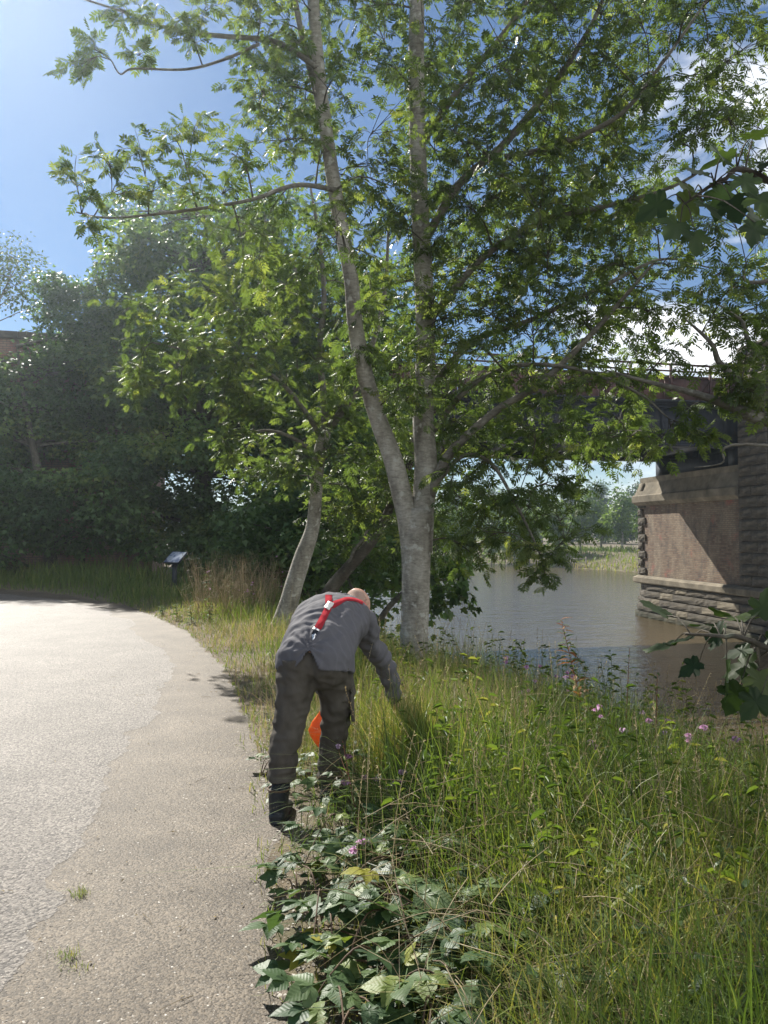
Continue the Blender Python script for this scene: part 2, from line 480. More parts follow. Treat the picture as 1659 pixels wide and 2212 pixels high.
SPAN_L, SPAN_R = -25.0, 62.0
base = BW(0, 0, 5.28)
br = thing('railway_bridge', 'dark iron plate girder railway bridge with lattice handrail', 'bridge', base)
def bpart(name, fn, m, parent=br):
    g = Geo(); fn(g)
    return link(name, local(g.mesh(name), base), m, parent)
def girder(c, zb, zt):
    L = SPAN_R - SPAN_L; mid = (SPAN_L + SPAN_R) / 2
    gd = bpart('girder', lambda g: g.box(BW(mid, c, (zb + zt) / 2), (L, 0.03, zt - zb - .1), ROTB), m_iron)
    for z, w, h in ((zb + .05, .62, .09), (zt - .05, .62, .09), (zb + .16, .34, .11), (zt - .16, .3, .11)):
        g = Geo(); g.box(BW(mid, c, z), (L, w, h), ROTB)
        link('flange', local(g.mesh('flange'), base), m_iron, gd)
    st = Geo(); st.box((0, 0, (zb + zt) / 2 - 5.28), (0.1, 0.26, zt - zb - .46), ROTB)
    sm = st.mesh('stiffener')
    for a in np.arange(-21.6, 24, 1.55):
        s_ = link('stiffener', sm, m_iron, gd)
        p = BW(a, c, 5.28) - base; s_.location = p
    return gd
girder(0, 5.28, 7.15)
girder(-6.3, 5.28, 7.15)
# upper rusty fascia panels between posts, deck, cross girders
bpart('deck', lambda g: g.box(BW((SPAN_L + SPAN_R) / 2, -3.15, 6.25), (SPAN_R - SPAN_L, 5.9, .25), ROTB), m_iron)
cg = Geo(); cg.box((0, 0, 0), (0.28, 5.9, .6), ROTB); cgm = cg.mesh('cross_girder')
for a in np.arange(-21, 24, 3.1):
    k = link('cross_girder', cgm, m_iron, br); k.location = BW(a, -3.15, 5.8) - base
pan = Geo(); pan.box((0, 0, 0), (1.52, .06, 1.02), ROTB); pm = pan.mesh('fascia_panel')
for a in np.arange(-20.8, 26, 1.55):
    k = link('fascia_panel', pm, m_rust, br); k.location = BW(a, .26, 7.68) - base
bpart('fascia_flange', lambda g: g.box(BW(18, .27, 8.24), (88, .3, .09), ROTB), m_rust)
RA = [BW(a, .62, 0) for a in np.arange(-20, 28, 1.9)]
post = Geo(); post.box((0, 0, .65), (.09, .09, 1.3), ROTB); post.box((0, 0, .02), (.2, .2, .04), ROTB); pom = post.mesh('post')
for p in RA:
    k = link('handrail_post', pom, m_rust, br); k.location = np.array((p[0], p[1], 7.42)) - base
brc = Geo(); brc.tube([BW(0, 0, 0) - BW(0, 0, 0) + np.array((0, 0, .12)), (bd[0] * .95, bd[1] * .95, 1.2)], .028, 4); bcm = brc.mesh('brace')
for p in RA[::2]:
    k = link('brace', bcm, m_rust, br); k.location = np.array((p[0], p[1], 7.42)) - base
for z in (8.7, 8.42):
    bpart('rail', lambda g: g.box(BW(18, .64, z), (90, .07 if z < 8.6 else .12, .06 if z < 8.6 else .07), ROTB), m_rust)
bpart('footway', lambda g: g.box(BW(18, .42, 7.16), (88, .55, .07), ROTB), m_iron)

# ------------------------------------------------------------------ masonry materials
def brick_mat(name, stained=True):
    m, n, l, b = mat(name)
    uv = n.new('ShaderNodeUVMap'); uv.uv_map = 'uv'
    bt = n.new('ShaderNodeTexBrick')
    bt.inputs['Scale'].default_value = 1.0
    bt.inputs['Brick Width'].default_value = 0.235; bt.inputs['Row Height'].default_value = 0.085
    bt.inputs['Mortar Size'].default_value = 0.012; bt.inputs['Mortar Smooth'].default_value = 0.2; bt.inputs['Bias'].default_value = -0.1
    bt.inputs['Color1'].default_value = (0.12, 0.068, 0.044, 1); bt.inputs['Color2'].default_value = (0.23, 0.16, 0.10, 1)
    bt.inputs['Mortar'].default_value = (0.13, 0.115, 0.095, 1)
    l.new(uv.outputs[0], bt.inputs['Vector'])
    t = noise_node(n, l, 0.9, 7, 0.68, vec=uv.outputs[0], scl=(1.0, .4, 1)); t3 = noise_node(n, l, 1.7, 7, 0.7, vec=uv.outputs[0], scl=(1.2, .5, 1)); t2 = noise_node(n, l, 1.1, 4, 0.55, vec=uv.outputs[0])
    pale = ramp(n, [(0.46, (0, 0, 0)), (0.64, (1, 1, 1))]); l.new(t.outputs['Fac'], pale.inputs[0])
    red = ramp(n, [(0.60, (0, 0, 0)), (0.70, (1, 1, 1))]); l.new(t2.outputs['Fac'], red.inputs[0])
    c = mixc(n, l, red.outputs[0], bt.outputs['Color'], (0.26, 0.085, 0.06))
    k = n.new('ShaderNodeMath'); k.operation = 'MULTIPLY'; k.inputs[1].default_value = 0.75
    l.new(pale.outputs[0], k.inputs[0])
    c = mixc(n, l, k.outputs[0], c, (0.30, 0.245, 0.17))
    soot = ramp(n, [(0.50, (0, 0, 0)), (0.70, (.85, .85, .85))]); l.new(t3.outputs['Fac'], soot.inputs[0])
    c = mixc(n, l, soot.outputs[0], c, (0.05, 0.042, 0.038))
    # joints keep their own dark colour over the staining
    k2 = n.new('ShaderNodeMath'); k2.operation = 'MULTIPLY'; k2.inputs[1].default_value = 0.8
    l.new(bt.outputs['Fac'], k2.inputs[0])
    c = mixc(n, l, k2.outputs[0], c, (0.10, 0.09, 0.075))
    l.new(c, b.inputs['Base Color']); b.inputs['Roughness'].default_value = 0.9
    inv = n.new('ShaderNodeMath'); inv.operation = 'SUBTRACT'; inv.inputs[0].default_value = 1
    l.new(bt.outputs['Fac'], inv.inputs[1]); bump(n, l, b, inv.outputs[0], 0.7, 0.012)
    return m
m_brick = brick_mat('weathered_brick')
m_sandstone = noisy('sandstone', [(0.3, (0.09, 0.078, 0.056)), (0.52, (0.17, 0.145, 0.105)), (0.72, (0.25, 0.215, 0.16))], 1.6, 0.9, 0.6, 0.03, 9)
def tide(m_):
    """green-black algae on the stone near the waterline"""
    n, l = m_.node_tree.nodes, m_.node_tree.links; b = n['Principled BSDF']; src = b.inputs['Base Color'].links[0].from_socket
    ge = n.new('ShaderNodeNewGeometry'); sp_ = n.new('ShaderNodeSeparateXYZ'); l.new(ge.outputs['Position'], sp_.inputs[0]); nz = noise_node(n, l, 1.5, 4, .6, vec=ge.outputs['Position'])
    ma = n.new('ShaderNodeMath'); ma.operation = 'MULTIPLY_ADD'; ma.inputs[1].default_value = .9; l.new(nz.outputs['Fac'], ma.inputs[0]); l.new(sp_.outputs['Z'], ma.inputs[2])
    r_ = ramp(n, [(0.0, (.9, .9, .9)), (1.0, (0, 0, 0))]); mr = n.new('ShaderNodeMapRange'); mr.inputs[1].default_value = -2.35; mr.inputs[2].default_value = -1.75; l.new(ma.outputs[0], mr.inputs[0]); l.new(mr.outputs[0], r_.inputs[0])
    l.new(mixc(n, l, r_.outputs[0], src, (.028, .032, .016)), b.inputs['Base Color'])
m_sooty = noisy('sooty_sandstone', [(0.3, (0.045, 0.04, 0.034)), (0.52, (0.095, 0.082, 0.064)), (0.74, (0.19, 0.165, 0.125))], 2.2, 0.92, 0.7, 0.04, 9)

tide(m_sooty); tide(m_sandstone)
def rock(size, n=4, bulge=0.06, seed=0, jit=.02):
    """rock-faced block: the face towards -t (local y-) bulges and is rough"""
    g = np.random.default_rng(seed)
    L, Dp, H = size
    V = []
    for j in range(n + 1):
        for i in range(n + 1):
            x, z = i / n - .5, j / n - .5
            edge = min(.5 - abs(x), .5 - abs(z)) * 2
            y = -Dp / 2 - bulge * min(1, edge * 2.2) + (g.uniform(-jit, jit) if edge > 0 else 0)
            V.append((x * L, y, z * H))
    F = [(j * (n + 1) + i, j * (n + 1) + i + 1, (j + 1) * (n + 1) + i + 1, (j + 1) * (n + 1) + i) for j in range(n) for i in range(n)]
    k = len(V)
    V += [(-L / 2, Dp / 2, -H / 2), (L / 2, Dp / 2, -H / 2), (L / 2, Dp / 2, H / 2), (-L / 2, Dp / 2, H / 2)]
    c = [0, n, (n + 1) * (n + 1) - 1, n * (n + 1)]
    F += [(k + 1, k, k + 3, k + 2)]
    bot = list(range(0, n + 1)); top = [n * (n + 1) + i for i in range(n + 1)]
    lef = [j * (n + 1) for j in range(n + 1)]; rig = [j * (n + 1) + n for j in range(n + 1)]
    me = bpy.data.meshes.new('rock')
    me.from_pydata(V, [], F + [tuple([k, k + 1] + bot[::-1]), tuple([k + 2, k + 3] + top), tuple([k + 3, k] + lef), tuple([k + 1, k + 2] + rig[::-1])])
    me.update()
    return me
ROCKS = [rock((1, .5, 1), 4, .032, s, .014) for s in range(5)]
for m_ in ROCKS: m_.materials.append(m_sooty)
RZ = math.atan2(sd[1], sd[0])                        # local x along s; local y: into pier after flip below
pbase = PW(4, 1.5, -3.6)
pier = thing('bridge_pier', 'brick and sandstone bridge pier standing in the river', 'bridge pier', pbase)
def block(name, s0, s1, t0, t1, z0, z1, k, m=None, parent=pier, face='t'):
    """one rock-faced stone between pier coordinates; its rough face looks along -t or +s"""
    o = link(name, ROCKS[k % 5], None, parent)
    c = PW((s0 + s1) / 2, (t0 + t1) / 2, (z0 + z1) / 2) - pbase
    x, y = (sd, pn) if face == 't' else (pn, -sd)
    lx, ly = (s1 - s0, t1 - t0) if face == 't' else (t1 - t0, s1 - s0)
    M = Matrix(((x[0] * lx, y[0] * ly * 2, 0, c[0]), (x[1] * lx, y[1] * ly * 2, 0, c[1]), (0, 0, (z1 - z0), c[2]), (0, 0, 0, 1)))
    o.matrix_local = M
    if m is not None and m is not m_sooty:
        o.material_slots[0].link = 'OBJECT'; o.material_slots[0].material = m
    return o
# brick body with metre UVs
bx = []
def quad_uv(P, uvs, name, m, parent, off):
    V = np.array(P); me = mesh_np(name, V, [[(0, 1, 2, 3)]], uv=np.array(uvs)); return link(name, local(me, off), m, parent)
PT = 3.0                                             # pier thickness
corners = [PW(0, 0, 0), PW(8.5, 0, 0), PW(8.5, PT, 0), PW(0, PT, 0)]
V, U = [], []
F = []
acc = 0
for q in range(4):
    a, b_ = corners[q], corners[(q + 1) % 4]; L = np.linalg.norm(b_ - a)
    i = len(V)
    for p, u in ((a, acc), (b_, acc + L)):
        for z in (-1.0, 3.2): V.append((p[0], p[1], z)); U.append((u, z))
    F.append((i, i + 2, i + 3, i + 1)); acc += L
o = link('brick_face', local(mesh_np('brick_face', V, [F], uv=U), pbase), m_brick, pier)
# quoins up the far corner, alternating long and short
z = -0.69
q = 0
while z < 2.95:
    h = .44
    block('quoin', -.10, (.62 if q % 2 == 0 else .36), -.07, .55, z + .03, z + h - .04, q)
    z += h; q += 1
# rock-faced pilaster on the near end, its stones in courses
z = -0.69
q = 1
while z < 9.0:
    h = .47 if z < 3 else .42
    cut = [8.5, 9.3, 10.3] if q % 2 else [8.5, 9.7, 10.3]
    for a, b_ in zip(cut[:-1], cut[1:]):
        block('stone', a + .012, b_ - .012, -.16, .9, z + .012, z + h - .012, q * 3 + int(a * 7))
    for a, b_ in ((-.1, 1.0), (1.0, 2.2), (2.2, 3.2)):
        block('stone', 9.8, 10.36, a + .012, b_ - .012, z + .012, z + h - .012, q * 5 + int(a * 3), face='s')
    z += h; q += 1
g = Geo(); g.box(PW(9.35, 1.6, 4.1), (1.7, 2.9, 9.9), ROTP); link('pilaster_core', local(g.mesh('pilaster_core'), pbase), m_sooty, pier)
# ledge above the rough base, base courses with a rounded far corner, cornice and sloped cap
def ring(off, rad, n=7):
    """plan outline of the pier grown by off with rounded far corners"""
    s0, s1, t0, t1 = -off, 10.4 + off, -off, PT + off
    pts = []
    for cx, cy, a0 in ((s0 + rad, t1 - rad, 90), (s0 + rad, t0 + rad, 180)):
        for k in range(n + 1):
            a = R(a0 + 90 * k / n); pts.append((cx + rad * math.cos(a), cy + rad * math.sin(a)))
    pts += [(s1, t0), (s1, t1)]
    return pts
def prism(name, rings, m, parent=pier):
    """rings: [(outline, z)...]"""
    n = len(rings[0][0]); V = []
    for pts, z in rings:
        V += [PW(s, t, z) for s, t in pts]
    F4 = [(k * n + i, k * n + (i + 1) % n, (k + 1) * n + (i + 1) % n, (k + 1) * n + i) for k in range(len(rings) - 1) for i in range(n)]
    me = bpy.data.meshes.new(name)
    me.from_pydata([tuple(v) for v in V], [], F4 + [tuple(range(n))[::-1], tuple(range((len(rings) - 1) * n, len(rings) * n))]); me.update()
    return link(name, local(me, pbase), m, parent)
prism('ledge', [(ring(.30, .3), -1.08), (ring(.36, .3), -1.02), (ring(.36, .3), -.80), (ring(.18, .3), -.69)], m_sandstone)
prism('base_core', [(ring(.36, .8), -4.2), (ring(.16, .8), -1.08)], m_sooty)
zc = [-3.2, -2.86, -2.5, -2.14, -1.78, -1.42, -1.1]
for r_, (z0, z1) in enumerate(zip(zc[:-1], zc[1:])):
    off = .52 - .055 * r_
    pts = np.array(ring(off, .9, 4)); pts = np.vstack([pts, pts[:1]])
    run = pts[4:len(pts) - 2]                        # from back left round to the near end
    seg = np.linalg.norm(np.diff(run, axis=0), axis=1); tot = seg.sum(); cum = np.concatenate([[0], np.cumsum(seg)])
    at_ = lambda d: np.array([np.interp(d, cum, run[:, 0]), np.interp(d, cum, run[:, 1])])
    d = 0.0; k = r_ * 7
    while d < tot - .1:
        L = min([.95, 1.5, 1.15, 1.8, .8][k % 5], tot - d)
        p, q_ = at_(d + .004), at_(d + L - .004)
        t_ = nrm(q_ - p); nin = np.array((-t_[1], t_[0])); nin = nin if nin @ (np.array((5, 1.5)) - (p + q_) / 2) > 0 else -nin
        cen = (p + q_) / 2 + nin * .2
        X = sd * t_[0] + pn * t_[1]; Y = sd * nin[0] + pn * nin[1]
        c = PW(cen[0], cen[1], (z0 + z1) / 2) - pbase; ln = np.linalg.norm(q_ - p); hh = (z1 - z0) - .055
        o = link('base_stone', ROCKS[k % 5], None, pier)
        o.matrix_local = Matrix(((X[0] * ln, Y[0] * .8, 0, c[0]), (X[1] * ln, Y[1] * .8, 0, c[1]), (0, 0, hh, c[2]), (0, 0, 0, 1)))
        if k % 4 == 0:
            o.material_slots[0].link = 'OBJECT'; o.material_slots[0].material = m_sandstone
        d += L; k += 1
def rect(off): return [(-off, PT + off), (-off, -off), (8.5, -off), (8.5, PT + off)]
prism('cornice', [(rect(.10), 2.98), (rect(.26), 3.12), (rect(.30), 3.16), (rect(.30), 3.48), (rect(.24), 3.54)], m_sandstone)
prism('cap', [(rect(.20), 3.54), (rect(-.02), 4.18), (rect(-.02), 4.45)], m_sandstone)
g = Geo(); g.box(PW(.32, .1, 3.86), (.62, .5, .6), ROTP, taper=.72); link('cap_block', local(g.mesh('cap_block'), pbase), m_sandstone, pier)
for s_ in (.95, 7.1):
    g = Geo(); g.box(PW(s_, 1.4, 4.863), (.7, 1.6, .82), ROTP); link('bearing', local(g.mesh('bearing'), pbase), m_iron, pier)
g = Geo(); g.box(PW(4.1, 1.5, 4.84), (5.4, 1.2, .77), ROTP); link('bearing_beam', local(g.mesh('bearing_beam'), pbase), m_iron, pier)
# ------------------------------------------------------------------ brick abutment, left bank
abase = BW(-34, 0, -.5)
ab = thing('bridge_abutment', 'red brick bridge abutment wall with stone coping behind the trees', 'wall', abase)
def awall(name, a0, a1, c0, c1, z0, z1, m, parent=ab):
    V, U, F = [], [], []
    cs = [(a0, c1), (a1, c1), (a1, c0), (a0, c0)]; acc = 0
    for q in range(4):
        p, r_ = cs[q], cs[(q + 1) % 4]; L = math.dist(p, r_); i = len(V)
        for w, u in ((p, acc), (r_, acc + L)):
            for z in (z0, z1): V.append(BW(w[0], w[1], z)); U.append((u, z))
        F.append((i, i + 2, i + 3, i + 1)); acc += L
    i = len(V); V += [BW(*c, z1) for c in cs]; U += [(c[0], c[1]) for c in cs]; F.append((i, i + 1, i + 2, i + 3))
    return link(name, local(mesh_np(name, V, [F], uv=U), abase), m, parent)
m_redbrick = brick_mat('red_brick')
bn = [x for x in m_redbrick.node_tree.nodes if x.type == 'TEX_BRICK'][0]
bn.inputs['Color1'].default_value = (0.19, 0.08, 0.06, 1); bn.inputs['Color2'].default_value = (0.24, 0.11, 0.085, 1)
awall('brick_wall', -70, -24, -6.6, .2, -2, 8.45, m_redbrick)
awall('string_course', -70.1, -23.9, .2, .36, 7.55, 7.72, m_sooty)
for k, a in enumerate(np.arange(-70, -24, 1.15)):
    awall('coping_stone', a + .01, a + 1.14, -.25, .36, 8.453, 8.68, m_sooty)
# ------------------------------------------------------------------ bark
def bark(name, c0, c1, c2, lich):
    m, n, l, b = mat(name)
    t = noise_node(n, l, 5.0, 7, 0.62, scl=(1, 1, .45)); v = noise_node(n, l, 26, 5, 0.65, scl=(.6, .6, 1.6)); q = noise_node(n, l, 11, 3, 0.5)
    r = ramp(n, [(0.32, c0), (0.5, c1), (0.68, c2)]); l.new(t.outputs['Fac'], r.inputs[0])
    r2 = ramp(n, [(0.3, (0.62, 0.6, 0.58)), (0.6, (1.1, 1.1, 1.08))]); l.new(v.outputs['Fac'], r2.inputs[0])
    c = mixc(n, l, 1.0, r.outputs[0], r2.outputs[0], 'MULTIPLY')
    k = ramp(n, [(0.60, (0, 0, 0)), (0.68, (.7, .7, .7))]); l.new(q.outputs['Fac'], k.inputs[0])
    l.new(mixc(n, l, k.outputs[0], c, lich), b.inputs['Base Color'])
    b.inputs['Roughness'].default_value = 0.85; b.inputs['Specular IOR Level'].default_value = 0.25
    ad = n.new('ShaderNodeMath'); ad.operation = 'ADD'; l.new(t.outputs['Fac'], ad.inputs[0]); l.new(v.outputs['Fac'], ad.inputs[1])
    bump(n, l, b, ad.outputs[0], 0.85, 0.016)
    return m
m_bark = bark('ash_bark', (0.14, 0.128, 0.105), (0.29, 0.275, 0.235), (0.40, 0.385, 0.34), (0.47, 0.47, 0.42))
m_bark_shade = bark('limb_bark_shaded', (0.10, 0.09, 0.075), (0.16, 0.15, 0.125), (0.24, 0.225, 0.19), (0.28, 0.28, 0.24))  # ash bark darkened: shade inside the crown painted into the limbs
m_bark_dark = bark('dark_bark', (0.05, 0.042, 0.034), (0.085, 0.075, 0.06), (0.14, 0.13, 0.11), (0.16, 0.17, 0.12))
ASH = [(0, (0.042, 0.070, 0.025)), (0.45, (0.076, 0.116, 0.039)), (0.8, (0.118, 0.158, 0.052)), (1, (0.19, 0.22, 0.065))]
m_ash = leafy('ash_leaf', ASH, 0.5, 0.45, spec=.4)
m_ash_o = leafy('ash_leaf_single', ASH, 0.5, 0.45, src='obj', spec=.4)
SYC = [(0, (0.05, 0.098, 0.038)), (0.5, (0.085, 0.15, 0.052)), (0.85, (0.13, 0.195, 0.06)), (1, (0.17, 0.22, 0.065))]
m_syc = leafy('sycamore_leaf', SYC, 0.48, 0.42, spec=.4)
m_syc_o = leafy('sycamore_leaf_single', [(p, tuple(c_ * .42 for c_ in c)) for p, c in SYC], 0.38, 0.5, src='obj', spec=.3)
m_far = leafy('far_leaf', [(0, (0.018, 0.040, 0.011)), (0.5, (0.034, 0.068, 0.016)), (1, (0.07, 0.11, 0.025))], 0.4, 0.5)
m_pop = leafy('poplar_leaf', [(0, (0.045, 0.085, 0.018)), (0.5, (0.08, 0.135, 0.028)), (1, (0.14, 0.20, 0.045))], 0.45, 0.5)

# ------------------------------------------------------------------ leaf shapes
def leaflet(L, W, fold=.25, curl=.12):
    """lens-shaped leaflet along +y, folded on its midrib: two quads"""
    v = np.array([(0, 0, 0), (-W * .5, L * .34, fold * W * .5), (-W * .36, L * .70, fold * W * .36 - curl * L * .4), (0, L, -curl * L), (W * .36, L * .70, fold * W * .36 - curl * L * .4), (W * .5, L * .34, fold * W * .5)])
    return v, [(0, 3, 2, 1), (0, 5, 4, 3)]
def pinnate(pairs=4, L=1.0):
    """ash leaf: opposite leaflets on a stalk, one at the tip; length about 1"""
    V, F = [], []
    def put(base, ang, sc_, dz=0):
        v, f = leaflet(.36 * sc_, .132 * sc_)
        c, s = math.cos(ang), math.sin(ang)
        v = v @ np.array([[c, -s, 0], [s, c, 0], [0, 0, 1.0]]).T
        v[:, 2] += dz - .25 * np.hypot(v[:, 0], 0) ; v = v + base
        k = len(V); V.extend(v.tolist()); F.extend([tuple(a + k for a in q) for q in f])
    for p in range(pairs):
        y = .22 + .47 * p / (pairs - 1); d = -.12 * y * y
        s_ = [.8, 1, 1.05, .95, .8][p]
        put(np.array((0, y, d)), R(58 - 4 * p), s_); put(np.array((0, y + .015, d)), -R(58 - 4 * p), s_)
    put(np.array((0, .72, -.07)), 0, 1.0)
    k = len(V); V += [(-.008, 0, 0), (.008, 0, 0), (.005, .72, -.065), (-.005, .72, -.065)]; F.append((k, k + 1, k + 2, k + 3))
    return np.array(V), [F]
ASH_T, ASH_F = pinnate(4)
ASH_T2, ASH_F2 = pinnate(3)
def palmate(detail=True):
    """sycamore leaf, five toothed lobes; base of the blade at origin, tip along +y, width about 1"""
    if detail:
        half = [(0, 0), (.10, -.06), (.24, -.10), (.27, -.02), (.37, -.02), (.36, .07), (.27, .15), (.34, .19), (.42, .22), (.50, .34), (.44, .38), (.45, .45), (.36, .46), (.27, .44), (.21, .42), (.24, .54), (.27, .66), (.20, .70), (.18, .79), (.09, .86), (0, 1.0)]
    else:
        half = [(0, 0), (.26, -.06), (.34, .10), (.26, .18), (.48, .32), (.42, .45), (.21, .42), (.24, .66), (0, .95)]
    pts = [(x, y) for x, y in half] + [(-x, y) for x, y in half[-2:0:-1]]
    V = [(0, .27, 0.0)] + [(x, y, -.22 * (x * x) - .16 * max(0, y - .27) ** 2 + (.05 if abs(x) > .2 and y < .4 else 0) - .03 * math.sin(x * 17)) for x, y in pts]
    n = len(pts)
    F = [(0, i + 1, (i + 1) % n + 1) for i in range(n)]
    return np.array(V), [F]
SYC_T, SYC_F = palmate(True)
SYC_S, SYC_SF = palmate(False)
TRI_T = np.array([(0, 0, 0), (.5, .28, -.06), (.2, .45, 0), (0, 1, -.15), (-.2, .45, 0), (-.5, .28, -.06)]); TRI_F = [[(0, 1, 2), (0, 2, 3), (0, 3, 4), (0, 4, 5)]]
OVAL_T = np.array([(0, 0, 0), (-.26, .3, .06), (-.2, .7, .02), (0, 1, -.12), (.2, .7, .02), (.26, .3, .06)]); OVAL_F = [[(0, 3, 2, 1), (0, 5, 4, 3)]]

# ------------------------------------------------------------------ a broadleaf tree grown from traced limbs
def in_view(P):
    a = P[:, 0] / np.maximum(P[:, 1], .1); c = (P[:, 2] - CAM_H) / np.maximum(P[:, 1], .1)
    return (np.abs(a) < .5) & (c < .7) & (c > -.6)

def grow(name, label, cat, limbs, sprays, tmpl, lsize, mats, group=None, twigs=7, per=7, parts=0, droop=.35, seed=1, sides=8, bend=.25, sbark=None, upj=.55):
    g = np.random.default_rng(seed)
    bk = Geo(); br_ = Geo(); lb_ = Geo()
    S, SR = [], []
    for pts, rad in limbs:
        n = max(8, len(pts) * 5)
        q = spline([list(p) + [r_] for p, r_ in zip(pts, rad)], n)
        (bk if max(rad) > .075 else lb_).tube(q[:, :3], np.maximum(q[:, 3], .003), 14 if max(rad) > .075 else sides)
        S.append(q[:, :3]); SR.append(np.maximum(q[:, 3], .003))
    S = np.concatenate(S); SR = np.concatenate(SR)
    base = np.array(limbs[0][0][0]); base = base + (0, 0, .0)
    sp = sorted(sprays, key=lambda s: np.min(np.linalg.norm(S - s[0], axis=1)))
    pos, dirs, ups, tnt = [], [], [], []
    for c, r_, w in sp:
        dvec = c - S
        dist = np.linalg.norm(dvec, axis=1)
        cost = dist + np.where(dvec[:, 2] < -.1, .5 * np.abs(dvec[:, 2]), 0) + np.where(SR < .006, .15, 0)
        k = int(np.argmin(cost)); p = S[k]; ln = dist[k]
        if ln > 0.12:
            mid = (p + c) / 2 + np.array((0, 0, bend * ln * .5)) + g.normal(0, .06, 3) * ln
            q = spline([p, mid, c], 7)
            r0 = min(SR[k] * .75, .006 + .011 * ln); rr = np.linspace(r0, .0045, 7)
            br_.tube(q, rr, 5); S = np.concatenate([S, q[2:]]); SR = np.concatenate([SR, rr[2:]])
        else: q = np.stack([p, c])
        hd = nrm(c - p + g.normal(0, .05, 3))
        hue = g.normal(0, .14)
        for t_ in range(max(2, int(twigs * w))):
            st = q[-1] if len(q) < 4 else q[g.integers(len(q) // 2, len(q))]
            v = g.normal(0, 1, 3); v[2] *= .7; v = nrm(v) * r_ * g.uniform(.55, 1.1); v = v + hd * r_ * .35
            e = c + v; e[2] -= droop * r_ * .3
            m2 = (st + e) / 2 + np.array((0, 0, .14 * r_)) + g.normal(0, .05, 3) * r_
            tw = spline([st, m2, e], 5); br_.tube(tw, np.linspace(.0042, .0018, 5), 3, cap=False)
            td = nrm(tw[-1] - tw[0])
            npair = max(2, per // 2)
            for f in np.linspace(.35, 1, npair):
                idx = f * 4; i0 = min(3, int(idx)); pp = tw[i0] + (tw[i0 + 1] - tw[i0]) * (idx - i0)
                side = nrm(np.cross(td, (0, 0, 1.0)) + g.normal(0, .3, 3))
                for sgn in (-1, 1):
                    pos.append(pp); dirs.append(td * .55 + sgn * side * (.9 if f < .99 else .45) + np.array((0, 0, -droop * g.uniform(.2, 1.6))) + g.normal(0, .18, 3))
                    ups.append(np.array((0, 0, 1.0)) + g.normal(0, upj, 3)); tnt.append(.45 + hue + g.normal(0, .17) + (.4 if g.random() < .02 else 0))
    root = thing(name, label, cat, base, 0, group)
    if bk.n: link('trunk', local(bk.mesh('trunk', True), base), sbark or mats[0], root)
    if lb_.n: link('limbs', local(lb_.mesh('limbs', True), base), m_bark_shade, root)
    if br_.n: link('branches', local(br_.mesh('branches', True), base), m_bark_dark, root)
    pos = np.array(pos); Rm = frames(np.array(dirs), np.array(ups)); n = len(pos)
    scl = lsize * g.uniform(.62, 1.25, n) * (np.clip(pos[:, 1] / 7.9, .66, 1.05) if base[1] < 9 else 1.0); tnt = np.clip(np.array(tnt), 0, 1)
    single = np.zeros(n, bool)
    if parts:
        cand = np.where(in_view(pos))[0]; cand = cand[np.argsort(pos[cand, 1])][:parts]; single[cand] = True
        T, F = tmpl; lm = mesh_np('leaf', T, F); lm.materials.append(mats[2])
        for i_ in cand:
            o = bpy.data.objects.new('leaf', lm); C.objects.link(o); o.parent = root
            M = np.eye(4); M[:3, :3] = Rm[i_] * scl[i_]; M[:3, 3] = pos[i_] - base
            o.matrix_local = Matrix(M.tolist())
    keep = ~single
    V, F = scatter(tmpl[0], tmpl[1], pos[keep] - base, Rm[keep], scl[keep])
    o = link('foliage', mesh_np('foliage', V, F, tint=[np.repeat(tnt[keep], len(f)) for f in tmpl[1]]), mats[1], root); o['kind'] = 'stuff'
    return root, n

def region(x0, x1, y0, y1, n, d0, d1, r_=.42, w=1.0, seed=0):
    g = np.random.default_rng(seed + int(x0) * 7 + int(y0)); out = []
    # jittered grid so that the sprays spread evenly
    k = max(1, int(math.sqrt(n * (x1 - x0) / max(1, (y1 - y0))))); m_ = max(1, math.ceil(n / k))
    for i in range(k):
        for j in range(m_):
            x = x0 + (x1 - x0) * (i + g.random()) / k; y = y0 + (y1 - y0) * (j + g.random()) / m_
            out.append((D(x, y, g.uniform(d0, d1)), r_ * g.uniform(.8, 1.2), w))
    return out
def lim(pts, dep, widths):
    """limb traced on the photo; dep number or list; widths in print pixels"""
    n = len(pts); dep = np.interp(np.linspace(0, 1, n), np.linspace(0, 1, len(np.atleast_1d(dep))), np.atleast_1d(dep))
    wd = np.interp(np.linspace(0, 1, n), np.linspace(0, 1, len(np.atleast_1d(widths))), np.atleast_1d(widths))
    P = [D(x, y, d) for (x, y), d in zip(pts, dep)]
    return P, [w * d / 1620 / 2 for w, d in zip(wd, dep)]

